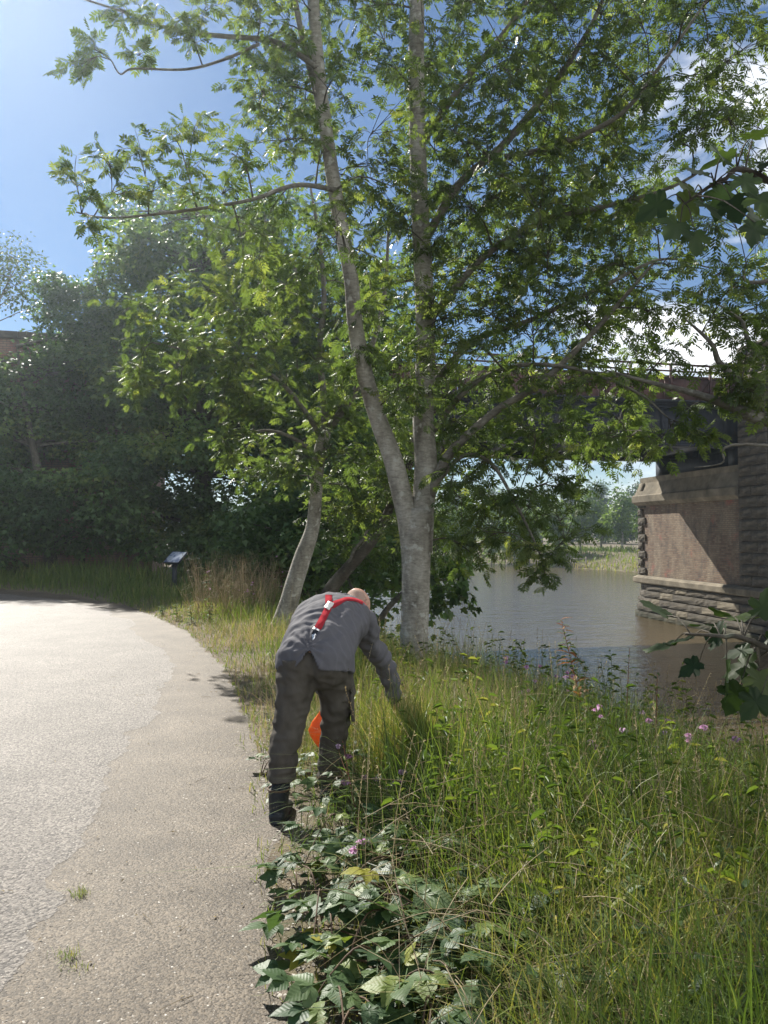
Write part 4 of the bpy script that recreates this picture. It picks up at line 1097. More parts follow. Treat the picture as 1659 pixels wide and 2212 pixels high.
    V, F, T = blades(x, y, g.uniform(.35, .9, len(x)), g.uniform(.06, .14, len(x)), .5, np.clip(.5 + .5 * (vnoise(x, y, .22, 3) - .45) + g.normal(0, .08, len(x)), 0, 1), 53)
    o = link('far_bank_grass', mesh_np('far_bank_grass', V, F, tint=T), m_grass); tag(o, 'sunlit rough meadow grass on the far bank', 'grass', kind='stuff')

    # seed-heads: thin stems with a loose panicle, counted by nobody
    def panicles(name, label, N, xr, yr, seed, sel, hr, lean=.35):
        x, y, g = rnd_area(N, xr, yr, seed, 1.3)
        dr, db = poly_dist(x, y, PATH_R), poly_dist(x, y, BRINK); m_ = sel(x, y, dr, db); x, y = x[m_], y[m_]; z = land(x, y)
        G = Geo()
        for a, b_, c in zip(x, y, z):
            h = g.uniform(*hr); an = g.uniform(0, 6.28); le = g.uniform(.1, 1) * lean * h
            e = np.array((a + math.cos(an) * le, b_ + math.sin(an) * le, c + h * .93)); m2 = np.array((a + math.cos(an) * le * .3, b_ + math.sin(an) * le * .3, c + h * .55))
            q = spline([(a, b_, c - .02), m2, e], 7); tn = g.random()
            G.tube(q, np.linspace(.0016, .0008, 7), 3, cap=False, tint=tn)
            k = 22; f = g.uniform(.7, 1.0, k); idx = f * 6; i0 = np.minimum(5, idx.astype(int)); p = q[i0] + (q[i0 + 1] - q[i0]) * (idx - i0)[:, None]
            dv = g.normal(0, 1, (k, 3)) * .8 + nrm(q[-1] - q[-2]) * 1.2; Rm = frames(dv, g.normal(0, 1, (k, 3)))
            Vv, Ff = scatter(np.array([(0, 0, 0), (-.16, .45, 0), (0, 1, 0), (.16, .45, 0)]), [[(0, 3, 2, 1)]], p, Rm, g.uniform(.006, .016, k)); G.add(Vv, Ff, tn)
        o = link(name, G.mesh(name), m_straw); tag(o, label, 'grass', kind='stuff')
    panicles('seeding_grass', 'arching seed heads of dry grass standing above the bank', 640, (-.4, 4.6), (2.6, 8.5), 61, lambda x, y, dr, db: (dr > .3) & (db < 1.6) & (x < .56 * y + .6) & clear(x, y) & (np.hypot(x + .42, y - 4.0) > .42), (.5, .95))
    panicles('seeding_verge_grass', 'dry seeding grass and stalks around the information board', 420, (-8, -.4), (7.5, 20), 63, lambda x, y, dr, db: (dr > .35) & (db < .3), (.45, .95), .3)

# ------------------------------------------------------------------ broad-leaved plants
LEAFG = [(0, (0.035, 0.07, 0.024)), (0.5, (0.065, 0.115, 0.035)), (0.85, (0.11, 0.165, 0.04)), (1, (0.21, 0.21, 0.045))]
def veined(name, stops, transl=.25, rough=.5):
    m_ = leafy(name, stops, transl, rough, src='obj', spec=.28)
    n, l = m_.node_tree.nodes, m_.node_tree.links; b = n['Principled BSDF']
    tc = n.new('ShaderNodeTexCoord'); sp_ = n.new('ShaderNodeSeparateXYZ'); l.new(tc.outputs['UV'], sp_.inputs[0])
    ab_ = n.new('ShaderNodeMath'); ab_.operation = 'ABSOLUTE'; l.new(sp_.outputs['X'], ab_.inputs[0])
    ma = n.new('ShaderNodeMath'); ma.operation = 'MULTIPLY_ADD'; ma.inputs[1].default_value = -.55; l.new(ab_.outputs[0], ma.inputs[0]); l.new(sp_.outputs['Y'], ma.inputs[2])
    mu = n.new('ShaderNodeMath'); mu.operation = 'MULTIPLY'; mu.inputs[1].default_value = 44; l.new(ma.outputs[0], mu.inputs[0])
    si = n.new('ShaderNodeMath'); si.operation = 'SINE'; l.new(mu.outputs[0], si.inputs[0])
    bump(n, l, b, si.outputs[0], .12, .002)
    return m_
m_bramble = veined('bramble_leaf', [(0, (0.030, 0.062, 0.028)), (0.5, (0.060, 0.105, 0.042)), (0.9, (0.095, 0.145, 0.055)), (0.97, (0.15, 0.19, 0.035)), (1, (0.26, 0.24, 0.04))], .3, .48)
m_weed = veined('weed_leaf', LEAFG, .42, .65); m_weed.node_tree.nodes['Principled BSDF'].inputs['Specular IOR Level'].default_value = .22
m_cane = noisy('bramble_cane', [(0.3, (0.06, 0.035, 0.025)), (0.7, (0.13, 0.085, 0.05))], 20, .7, 0)
m_stem = noisy('green_stem', [(0.3, (0.07, 0.11, 0.03)), (0.7, (0.16, 0.12, 0.06))], 9, .6, 0)
m_redstem = noisy('red_brown_stem', [(0.3, (0.12, 0.04, 0.02)), (0.7, (0.22, 0.10, 0.05))], 9, .6, 0)
m_petal = leafy('pink_petal', [(0, (0.55, 0.28, 0.50)), (0.5, (0.62, 0.36, 0.56)), (1, (0.70, 0.52, 0.68))], .4, .6, src='obj', tcol=(1.2, 1.1, 1.2))
m_rustleaf = leafy('rusty_leaf', [(0, (0.16, 0.06, 0.02)), (0.5, (0.26, 0.12, 0.035)), (1, (0.30, 0.20, 0.09))], .4, .6, src='obj', tcol=(1.3, 1.1, .8))

def blade_grid(L, W, nx_=4, ny_=9, teeth=.06, fold=.18, curl=.22, shape=(.0, .55, .9, 1.0, .97, .85, .66, .42, .2, .0)):
    """one leaflet as a toothed grid with a raised middle; returns verts, quads, uv (x across -.5...5, y along)"""
    V, U = [], []
    for j in range(ny_ + 1):
        t = j / ny_; hw = np.interp(t, np.linspace(0, 1, len(shape)), shape) * W / 2 * (1 + (teeth if j % 2 else -teeth))
        for i in range(nx_ + 1):
            s_ = i / nx_ * 2 - 1
            V.append((s_ * hw, t * L, fold * abs(s_) * hw - curl * L * t * t + .012 * L * math.sin(t * 19 + abs(s_) * 4))); U.append((s_ * .5 * hw / (W / 2 + 1e-9), t))
    F = [(j * (nx_ + 1) + i, j * (nx_ + 1) + i + 1, (j + 1) * (nx_ + 1) + i + 1, (j + 1) * (nx_ + 1) + i) for j in range(ny_) for i in range(nx_)]
    return np.array(V), F, np.array(U)
def compound(parts_, m_):
    """parts_: (offset y, angle, scale) leaflets on a stalk -> one mesh"""
    VV, FF, UU = [], [], []
    k = 0
    for oy, an, s_ in parts_:
        v, f, u = blade_grid(.62 * s_, .46 * s_, ny_=9)
        c, sn = math.cos(an), math.sin(an); v = v @ np.array([[c, -sn, 0], [sn, c, 0], [0, 0, 1.0]]).T; v = v + (0, oy, 0)
        v[:, 2] -= .22 * np.abs(v[:, 0]) ** 1.5
        VV.append(v); UU.append(u); FF += [tuple(a + k for a in q) for q in f]; k += len(v)
    VV.append(np.array([(-.012, -.25, .05), (.012, -.25, .05), (.01, .45, 0), (-.01, .45, 0)])); UU.append(np.zeros((4, 2))); FF.append((k, k + 1, k + 2, k + 3))
    me = mesh_np('leaf', np.concatenate(VV), [FF], smooth=True, uv=np.concatenate(UU)); me.materials.append(m_)
    return me
BR_L = [compound([(.42, 0, 1.1), (.36, R(62), .9), (.36, -R(62), .9)], m_bramble), compound([(.42, R(5), 1.0), (.38, R(55), .85), (.34, -R(66), .95)], m_bramble),
        compound([(.45, 0, 1.05), (.36, R(70), .8), (.36, -R(70), .8), (.30, R(112), .6), (.30, -R(112), .6)], m_bramble)]
def lance(m_, L=1.0, W=.24, curl=.35, fold=.3):
    v, f, u = blade_grid(L, W, 2, 7, .03, fold, curl); me = mesh_np('leaf', v, [f], smooth=True, uv=u); me.materials.append(m_); return me
LANCE = lance(m_weed); LANCE_W = lance(m_weed, 1.0, .42, .25); LANCE_R = lance(m_rustleaf, 1, .3, .3)
def put(name, me, parent, pos, dirv, up, s_, base):
    o = bpy.data.objects.new(name, me); C.objects.link(o); o.parent = parent
    Rm = frames(np.asarray(dirv, float)[None], np.asarray(up, float)[None])[0]
    M = np.eye(4); M[:3, :3] = Rm * s_; M[:3, 3] = np.asarray(pos) - base; o.matrix_local = Matrix(M.tolist()); return o

def bramble(x, y, label, canes, seed, size=.135, reach=.6, hgt=.25, heading=None, per=8):
    g = np.random.default_rng(seed); base = np.array((x, y, float(land(x, y))))
    root = thing('bramble', label, 'bramble', base, 0, 'brambles along the path edge')
    for c in range(canes):
        an = g.uniform(0, 6.28) if heading is None else heading + g.normal(0, .7)
        rl = reach * g.uniform(.6, 1.2); hh = hgt * g.uniform(.6, 1.3)
        for _ in range(12):
            if poly_dist(x + math.cos(an) * rl, y + math.sin(an) * rl, PATH_R) > .04: break
            an = g.uniform(0, 6.28); rl *= .9
        e = np.array((x + math.cos(an) * rl, y + math.sin(an) * rl, 0)); e[2] = float(land(e[0], e[1])) + g.uniform(.02, .14)
        m1 = base * .65 + e * .35; m1[2] = base[2] + hh; m2 = base * .3 + e * .7; m2[2] = base[2] + hh * .85
        q = spline([base - (0, 0, .03), m1, m2, e], 14); G = Geo(); G.tube(q, np.linspace(.0042, .002, 14), 5)
        link('cane', local(G.mesh('cane'), base), m_cane, root)
        for k in range(per):
            f = .16 + .84 * (k + g.random()) / per; i0 = min(12, int(f * 13)); p = q[i0]; t_ = nrm(q[i0 + 1] - q[i0])
            sd_ = nrm(np.cross(t_, (0, 0, 1))) * (1 if k % 2 else -1); s_ = size * g.uniform(.6, 1.12)
            st = sd_ * .8 + t_ * .5 + np.array((0, 0, .35)) + g.normal(0, .2, 3); pp = p + nrm(st) * s_ * .42
            put('leaf', BR_L[g.integers(0, 3)], root, pp, st * (1, 1, .1) + g.normal(0, .15, 3), np.array((-.12, .05, 1)) + g.normal(0, .26, 3), s_, base)
if 'plants' not in SKIP:
    # (print x, print y) of the ground where each one roots
    def gnd(px, py, z=0.0):
        dep = 1.0
        a = D(px, py, 1.0); k = (CAM_H - z) / (CAM_H - a[2]); return a[0] * k, k
    BR = [(760, 1850, 'bramble with pale leaves sprawling over the gravel edge by the boots', 5, .13), (700, 2010, 'bramble shoot creeping over the bare soil beside the path', 4, .12), (830, 1990, 'bramble with wide leaves around the bare soil patch', 5, .15), (640, 1960, 'small bramble runner at the gravel edge', 2, .11),
          (720, 2180, 'bramble clump with large leaves where path edge meets soil', 5, .15), (860, 2150, 'dense bramble clump in the foreground shade', 6, .15), (990, 2120, 'bramble with grooved leaves rooted among the foreground grass', 6, .15), (1080, 2010, 'bramble spray with bright top leaves arching out of the grass', 4, .15), (1130, 2190, 'dark bramble thicket below the yellowing leaves', 6, .15),
          (1000, 1880, 'bramble half buried in long grass beside the balsam', 4, .13), (920, 1800, 'bramble tangle in front of the man\'s right leg', 4, .12), (560, 1680, 'grey leaved bramble runner lying on gravel beside the boots', 4, .10), (600, 1720, 'small bramble behind the man\'s left boot', 3, .09), (1280, 2200, 'bramble at the foot of the tall grass', 5, .14), (940, 2230, 'bramble crown with big leaves low in the corner of soil', 6, .16), (800, 2230, 'bramble trailing from the grass onto the gravel', 5, .15), (1180, 1960, 'bramble leaves showing through green grass on the bank', 4, .13), (690, 1900, 'low bramble runner with three grey leaves near the boot', 2, .11),
          (1060, 1800, 'pale bramble leaves standing above the dry grass', 4, .13), (1150, 1720, 'bramble spray caught up in straw grass below the rusty stem', 4, .12), (960, 1960, 'bramble with a reddish cane between balsam and soil patch', 4, .14), (780, 1750, 'bramble shoots at the man\'s right foot', 3, .11), (1460, 2190, 'bramble under the dappled shade of the bank', 4, .14)]
    for k, (px, py, lb, nc, sz) in enumerate(BR):
        x, y = gnd(px, py); bramble(x, y, lb, nc, 100 + k, sz, .5 if k not in (11, 12, 3, 17) else .3, .17 if k not in (11, 12, 3, 17) else .08, per=6)

    PET = mesh_np('flower', np.array([(0, 0, 0), (-.5, .5, .2), (-.35, 1.0, -.1), (0, .85, .15), (.35, 1.0, -.1), (.5, .5, .2), (0, .35, .5), (-.25, -.15, .45), (.25, -.15, .45), (0, -.5, .1), (-.2, .1, -.35), (.2, .1, -.35)]), [[(0, 1, 2, 3), (0, 3, 4, 5), (0, 6, 7, 9), (0, 9, 8, 6), (0, 10, 1, 6), (0, 6, 5, 11), (0, 9, 10, 11)]], smooth=True); PET.materials.append(m_petal)
    def upright(name, label, cat, pos, tip, nleaf, lsize, leafm, stem, seed, group=None, flowers=0, fsize=.03, branches=0, side=.7, r0=.006, lo=.12):
        g = np.random.default_rng(seed); base = np.array(pos, float); tip = np.array(tip, float); H = np.linalg.norm(tip - base)
        root = thing(name, label, cat, base, 0, group)
        mid = (base + tip) / 2 + g.normal(0, .03, 3) * H
        q = spline([base - (0, 0, .03), mid, tip], 12); G = Geo(); G.tube(q, np.linspace(r0, r0 * .3, 12), 5); tips = [tip]
        for b_ in range(branches):
            i0 = g.integers(4, 10); e = q[i0] + np.array((g.normal(0, .16) * H, g.normal(0, .16) * H, g.uniform(.12, .3) * H)); G.tube(spline([q[i0], (q[i0] + e) / 2 + (0, 0, -.02 * H), e], 5), np.linspace(r0 * .5, r0 * .2, 5), 4); tips.append(e)
        link('stem', local(G.mesh('stem'), base), stem, root)
        for k in range(nleaf):
            f = lo + (1 - lo) * (k + g.random()) / nleaf; i0 = min(10, int(f * 11)); p = q[i0] + (q[i0 + 1] - q[i0]) * (f * 11 - i0); an = k * 2.4 + g.normal(0, .3)
            me_ = leafm[g.integers(0, len(leafm))] if isinstance(leafm, (list, tuple)) else leafm
            put('leaf', me_, root, p, (math.cos(an) * side, math.sin(an) * side, g.uniform(.0, .5)), (g.normal(0, .25), g.normal(0, .25), 1), lsize * g.uniform(.6, 1.15) * (1.1 - .55 * f), base)
        for k in range(flowers):
            tpt = tips[k % len(tips)]; an = g.uniform(0, 6.28); p = tpt + np.array((math.cos(an) * .03, math.sin(an) * .03, g.uniform(-.08, .02)))
            put('flower', PET, root, p, (math.cos(an), math.sin(an), .15), (0, 0, 1), fsize * g.uniform(.8, 1.2), base)
        return root
    GB = 'pink balsam plants on the bank'
    # (tip print x, y, depth, height, flowers, label)
    BAL = [(855, 1680, 3.9, .42, 5, 'pink balsam flowering beside the man\'s right leg'), (785, 1665, 3.95, .34, 3, 'small pink balsam flower in front of the man\'s trouser leg'), (780, 1800, 3.2, .30, 3, 'bright pink balsam bloom above the bramble leaves'), (740, 1600, 4.0, .5, 3, 'slender balsam with faded pink flowers against the trousers'), (1298, 1510, 4.4, .6, 4, 'pale lilac balsam flower spike beside the rusty stem'), (1283, 1600, 4.1, .5, 4, 'lilac balsam bloom in the green grass below the rusty stem'), (1500, 1570, 4.2, .55, 4, 'lilac balsam flowers against the brown water'), (1535, 1578, 4.2, .5, 3, 'pair of pale balsam flowers over the dry stalks'), (1648, 1790, 3.4, .5, 3, 'single pale pink balsam flower at the right of the bank'),
           (1360, 1400, 5.2, .8, 0, 'leafy balsam stem standing clear against the rippled water'), (1160, 1430, 6.0, .7, 3, 'balsam with dark leaves and pale flower at the water'), (1045, 1480, 6.2, .6, 2, 'balsam clump among dry stalks beside the ash trunk'), (1330, 1560, 4.6, .55, 0, 'leafy balsam in the thick grass near the brink'), (1100, 1420, 6.4, .7, 5, 'pink balsam stalk rising against the water near the ash trunk'), (1230, 1455, 5.4, .7, 4, 'pink balsam stalk just left of the rusty stem'), (1420, 1450, 5.0, .7, 0, 'green balsam stalk leaning over the brown water'), (1005, 1455, 6.8, .55, 3, 'short balsam with pale flowers at the ash trunk foot'), (1390, 1540, 4.6, .6, 5, 'balsam with a cluster of pink flowers at the brink'), (1590, 1640, 3.9, .55, 0, 'leafy green stalk among dry stems near the lobed leaves')]
    for k, (px, py, dp, h, fl, lb) in enumerate(BAL):
        tp = D(px, py, dp); gg = np.random.default_rng(k); xb, yb = tp[0] + gg.normal(0, .05), tp[1] + gg.normal(0, .05); zb = float(land(xb, yb))
        upright('balsam', lb, 'wildflower', (xb, yb, zb), tp, 16, .11, [LANCE], m_redstem if k % 3 == 0 else m_stem, 200 + k, GB, fl, .034 if fl else .02, 2 if fl else 0)
    tp = D(1212, 1338, 4.9); xb, yb = D(1300, 1560, 4.7)[:2]
    upright('rusty_willowherb', 'tall leaning plant with rust red lower leaves standing out against the river', 'plant', (xb, yb, float(land(xb, yb))), tp, 90, .13, [LANCE, LANCE_R, LANCE], m_redstem, 230, None, 0, .02, 0, .5, .006, .3)
    # plants near the board: leafy weeds and dry stalks
    WD = [(1225, 1225, 'x')]
    weeds = [(450, 1230, 14.5, .95, 'tall leafy weed with drooping yellow green leaves near the board'), (500, 1225, 14.2, 1.0, 'weed with dry brown top beside the board'), (545, 1260, 13.4, .8, 'bright leaved weed by the crooked trunk'), (575, 1290, 12.8, .7, 'sunlit balsam bush at the crooked trunk foot'), (525, 1275, 13.6, .75, 'pale leaved weed in the dry stalks'), (470, 1180, 15.5, 1.3, 'tall balsam with pale seed heads behind the board'), (440, 1190, 21.5, 1.3, 'tall balsam rising behind the dry stalks'), (545, 1190, 14.8, 1.25, 'tall pale flowered balsam before the dark trees'), (600, 1200, 13.8, 1.1, 'tall weed leaning against the crooked trunk'), (435, 1215, 17, 1.1, 'balsam stems between board and dry stalks'), (410, 1310, 12.6, .3, 'low sunlit clump of fresh green leaves on the verge'), (380, 1305, 13.2, .28, 'low fresh green weed at the path bend'), (450, 1290, 12.6, .35, 'single broad bright leaf weed on the verge'), (348, 1308, 14, .25, 'fresh green seedling clump where the path bends')]
    for k, (px, py, dp, h, lb) in enumerate(weeds):
        tp = D(px, py, dp); zb = float(land(tp[0], tp[1])); tp2 = np.array((tp[0], tp[1], max(tp[2], zb + h * .6)))
        low = h < .4
        upright('leafy_weed', lb, 'plant', (tp[0] + .04, tp[1], zb), tp2, 30 if low else 22, .14 if low else .18, [LANCE_W if low else LANCE, LANCE], m_stem if k % 2 else m_redstem, 260 + k, 'weeds on the verge by the board', 0 if low or k % 2 else 4, .03, 3, .8, .007, .05 if low else .25)
        
    G = Geo(); gg = np.random.default_rng(91)
    for k in range(260):
        px, dp = gg.uniform(420, 600), gg.uniform(12.6, 16.5); p = D(px, 1300, dp); z = float(land(p[0], p[1])); h = gg.uniform(.5, 1.15)
        if poly_dist(p[0], p[1], PATH_R) < .5: continue
        e = np.array((p[0] + gg.normal(0, .2), p[1] + gg.normal(0, .2), z + h)); b_ = np.array((p[0], p[1], z)); G.tube(spline([b_, (b_ + e) / 2 + gg.normal(0, .04, 3), e], 4), np.linspace(.005, .002, 4), 3, cap=False, tint=gg.random())
        for j in range(4):
            f = gg.uniform(.4, .95); s_ = b_ + (e - b_) * f; G.tube([s_, s_ + gg.normal(0, .1, 3) + (0, 0, .08)], .002, 3, cap=False, tint=gg.random() * .6)
    o = link('dead_stalks', G.mesh('dead_stalks'), m_straw); tag(o, 'brown dead weed stalks beside the information board', 'dry stalks', kind='stuff')
    # nettle-like leaves through the bank: scattered single leaves stay real geometry in one mass
    gg = np.random.default_rng(77); n = 5200; x, y, _ = rnd_area(n, (-.5, 4.2), (2.0, 8.0), 78, 1.4); dr, db = poly_dist(x, y, PATH_R), poly_dist(x, y, BRINK)
    k = (dr > .2) & (db < 1.5) & clear(x, y) & (vnoise(x, y, 1.5, 21) > .45); x, y = x[k], y[k]; n = len(x); z = land(x, y) + gg.uniform(.05, .38, n) * smoothstep(.1, .8, dr[k])
    LT, LF, _u = blade_grid(1, .36, 2, 4, .05, .25, .3, (.1, .8, 1, .7, .0))
    V, F = scatter(LT, [LF], np.stack([x, y, z], -1), frames(gg.normal(0, 1, (n, 3)) * (1, 1, .35), gg.normal(0, .35, (n, 3)) + (0, 0, 1)), gg.uniform(.035, .085, n))
    m_mass = leafy('bank_weed_leaf', LEAFG, .38, .5, spec=.4)
    o = link('bank_weeds', mesh_np('bank_weeds', V, F, tint=[np.repeat(np.clip(gg.normal(.5, .22, n), 0, 1), len(LF))]), m_mass); tag(o, 'small weed leaves mixed into the bank grass', 'weeds', kind='stuff')
    # tall mixed weeds along the brink: stems with leaves, too tangled to count
    gg = np.random.default_rng(81); G = Geo(); x, y, _ = rnd_area(1000, (-.2, 4.4), (2.5, 8.4), 82, 1.15); dr, db = poly_dist(x, y, PATH_R), poly_dist(x, y, BRINK)
    k = (dr > .55) & (db < 1.6) & (x < .56 * y + .5) & (vnoise(x, y, .9, 31) > .38) & (np.hypot(x + .3, y - 4.3) > .55); P0, D0, S0, T0 = [], [], [], []
    for a, b_, e_ in zip(x[k], y[k], db[k]):
        z = float(land(a, b_)); h = gg.uniform(.35, .72) + (.16 if e_ > -.3 else 0); e = np.array((a + gg.normal(0, .1), b_ + gg.normal(0, .1), z + h)); s0_ = np.array((a, b_, z)); tn = gg.random()
        q = spline([s0_, (s0_ + e) / 2 + gg.normal(0, .03, 3), e], 6); G.tube(q, np.linspace(.003, .0012, 6), 3, cap=False, tint=.35 + .5 * tn)
        for j in range(gg.integers(7, 16)):
            f = gg.uniform(.25, 1) * 5; i0 = min(4, int(f)); P0.append(q[i0] + (q[i0 + 1] - q[i0]) * (f - i0)); an = gg.uniform(0, 6.28); D0.append((math.cos(an), math.sin(an), gg.uniform(-.3, .7))); S0.append(gg.uniform(.025, .07)); T0.append(np.clip(tn * .5 + gg.normal(.15, .1), 0, .72 if gg.random() < .93 else .9))
    n = len(P0); LT2, LF2 = OVAL_T * (.42, 1, 2.6), OVAL_F[0]; V, F = scatter(LT2, [LF2], np.array(P0), frames(np.array(D0), gg.normal(0, .4, (n, 3)) + (0, 0, 1)), np.array(S0)); G.add(V, F, np.repeat(np.array(T0), len(LF2)))
    o = link('tangled_weeds', G.mesh('tangled_weeds'), m_grass); tag(o, 'tangled leafy weed stems rising through the bank grass to the brink', 'weeds', kind='stuff')
    # flattened dead stems lying through the bank
    gg = np.random.default_rng(83); n = 2600; x, y, _ = rnd_area(n, (-.1, 4.4), (2.1, 8.2), 84, 1.3); dr, db = poly_dist(x, y, PATH_R), poly_dist(x, y, BRINK); k = (dr > .3) & (db < 1.3) & (np.hypot(x + .3, y - 4.3) > .5); x, y = x[k], y[k]; G = Geo()
    for a, b_ in zip(x, y):
        z = float(land(a, b_)) + gg.uniform(.08, .42); an = gg.uniform(0, 6.28); L = gg.uniform(.15, .5); dv = np.array((math.cos(an), math.sin(an), gg.normal(0, .35))) * L; p = np.array((a, b_, z)); G.tube(spline([p, p + dv * .5 + (0, 0, .06 * L + gg.normal(0, .02)), p + dv - (0, 0, .12 * L)], 5), np.linspace(.0018, .0009, 5), 3, cap=False, tint=gg.random())
    o = link('flattened_straw', G.mesh('flattened_straw'), m_straw); tag(o, 'bleached dead stems lying crosswise in the bank grass', 'dry stalks', kind='stuff')
    # leaf litter and twig bits on the path
    gg = np.random.default_rng(85); n = 420; x = gg.uniform(-4.5, -.2, n); y = 2 + 12 * gg.random(n) ** 1.6; dr = poly_dist(x, y, PATH_R); k = (dr < .02) & (gg.random(n) < np.clip(1.1 + dr * .55, .12, 1)); x, y = x[k], y[k]; n = len(x)
    V, F = scatter(OVAL_T * (.9, 1, 1.5), OVAL_F, np.stack([x, y, np.full(n, .013)], -1), frames(gg.normal(0, 1, (n, 3)) * (1, 1, .1), gg.normal(0, .25, (n, 3)) + (0, 0, 1)), gg.uniform(.008, .024, n)); G = Geo(); G.add(V, F, np.repeat(gg.random(n) * .6, 2))
    for a, b_ in zip(x[::5], y[::5]):
        an = gg.uniform(0, 6.28); L = gg.uniform(.03, .12); p = np.array((a + .03, b_, .013)); dv = np.array((math.cos(an), math.sin(an), 0)) * L; G.tube([p, p + dv * .5 + (.004, .004, .003), p + dv], [.0014, .0012, .0007], 4, tint=.1)
    o = link('leaf_litter', G.mesh('leaf_litter'), m_straw); tag(o, 'scattered dry leaf scraps and twig bits on the path', 'leaf litter', kind='stuff')
    # grass tufts on the path
    for k, (px, py, lb) in enumerate([(175, 1937, 'small green grass tuft growing at the ragged asphalt edge'), (150, 2072, 'grass tuft with pale weed on the dusty path'), (170, 2105 - 10, 'flat weed rosette beside the path tuft')]):
        x, y = gnd(px, py); n = 60 if k < 2 else 24; gg = np.random.default_rng(300 + k); xs, ys = x + gg.normal(0, .022, n), y + gg.normal(0, .02, n)
        V, F, T = blades(xs, ys, gg.uniform(.02, .05, n) * (1 if k < 2 else .6), gg.uniform(.002, .004, n), .9, np.clip(gg.normal(.6, .15, n), 0, 1), 310 + k, z=np.full(n, .006))
        o = link('grass_tuft', mesh_np('grass_tuft', V - (x, y, 0), F, tint=T), m_grass); o.location = (x, y, 0); tag(o, lb, 'grass tuft', 'tufts on the path')
    # one yellowed leaf held in the bank grass
    base = D(1385, 1800, 3.3); lf = bpy.data.objects.new('yellow_leaf', lance(leafy('yellow_leaf_skin', [(0, (.42, .36, .06)), (1, (.5, .42, .1))], .4, .6, src='obj'), .11, .07, .1)); C.objects.link(lf); lf.location = base; lf.rotation_euler = (-1.9, .3, .2); tag(lf, 'single yellowed leaf caught in the bank grass', 'leaf')
# ------------------------------------------------------------------ the man
def loft(G, rings, n=20, cap=True):
    V = []
    a = np.arange(n) / n * 2 * np.pi
    for c, x, y, rx, ry in rings:
        c, x, y = np.asarray(c, float), nrm(x), nrm(y)
        V.append(c + np.cos(a)[:, None] * x * rx + np.sin(a)[:, None] * y * ry)
    V = np.concatenate(V); m_ = len(rings)
    i = np.arange(m_ - 1)[:, None] * n; j = np.arange(n)[None]; k = (j + 1) % n
    q = np.stack([i + j, i + k, i + n + k, i + n + j], -1).reshape(-1, 4)
    c0, c1 = len(V), len(V) + 1
    V = np.vstack([V, np.mean(V[:n], 0), np.mean(V[-n:], 0)])
    t = [(c0, (b_ + 1) % n, b_) for b_ in range(n)] + [(c1, (m_ - 1) * n + b_, (m_ - 1) * n + (b_ + 1) % n) for b_ in range(n)]
    G.add(V, [q]); G.n -= len(V); G.V.pop(); G.add(V, [np.array(t)])
def limb(G, pts, rad, n=16, samples=None, squash=None, ref=(0, 1, 0)):
    """tapered round limb through joints, rounded ends"""
    s_ = samples or len(pts) * 5
    q = spline([list(p) + [r_] for p, r_ in zip(pts, rad)], s_); P, rr = q[:, :3], q[:, 3]
    t = nrm(np.gradient(P, axis=0)); rings = []
    for k in range(s_):
        x = nrm(np.cross(t[k], ref)); y = np.cross(x, t[k])
        sq = 1 if squash is None else np.interp(k / (s_ - 1), np.linspace(0, 1, len(squash)), squash)
        rings.append((P[k], x, y, rr[k], rr[k] * sq))
    def endcap(c, tt, x, y, r_, sgn):
        return [(c + tt * sgn * r_ * math.sin(a_), x, y, r_ * math.cos(a_), r_ * math.cos(a_)) for a_ in (R(35), R(65), R(85))]
    a_ = endcap(P[0], t[0], rings[0][1], rings[0][2], rr[0], -1)[::-1]; b_ = endcap(P[-1], t[-1], rings[-1][1], rings[-1][2], rr[-1], 1)
    loft(G, a_ + rings + b_, n)
def ellipsoid(G, c, X, Y, Z, rx, ry, rz, n=16, m_=9):
    X, Y, Z = nrm(X), nrm(Y), nrm(Z); c = np.asarray(c, float)
    loft(G, [(c + Z * rz * math.sin(a_), X, Y, rx * math.cos(a_), ry * math.cos(a_)) for a_ in np.linspace(-R(86), R(86), m_)], n)
def fuse(name, G, voxel, it=6, fac=.5):
    """one continuous skin over all the overlapping volumes in G"""
    me = G.mesh(name); o = bpy.data.objects.new(name, me); C.objects.link(o)
    r_ = o.modifiers.new('r', 'REMESH'); r_.mode = 'VOXEL'; r_.voxel_size = voxel
    s_ = o.modifiers.new('s', 'SMOOTH'); s_.iterations = it; s_.factor = fac
    out = bpy.data.meshes.new_from_object(o.evaluated_get(bpy.context.evaluated_depsgraph_get()))
    bpy.data.objects.remove(o); bpy.data.meshes.remove(me); out.name = name
    for p in out.polygons: p.use_smooth = True
    return out
def displace(me, fn):
    """fn(P, N) -> distance along the normal"""
    n = len(me.vertices); P = np.empty(n * 3, np.float32); N = np.empty(n * 3, np.float32)
    me.vertices.foreach_get('co', P); me.vertices.foreach_get('normal', N); P = P.reshape(-1, 3).astype(float); N = N.reshape(-1, 3).astype(float)
    P = P + N * fn(P, N)[:, None]; me.vertices.foreach_set('co', P.astype(np.float32).ravel()); me.update()
def fbm(P, s, sd_=0):
    return np.array([mnoise.noise((p[0] * s + sd_, p[1] * s, p[2] * s - sd_)) for p in P])

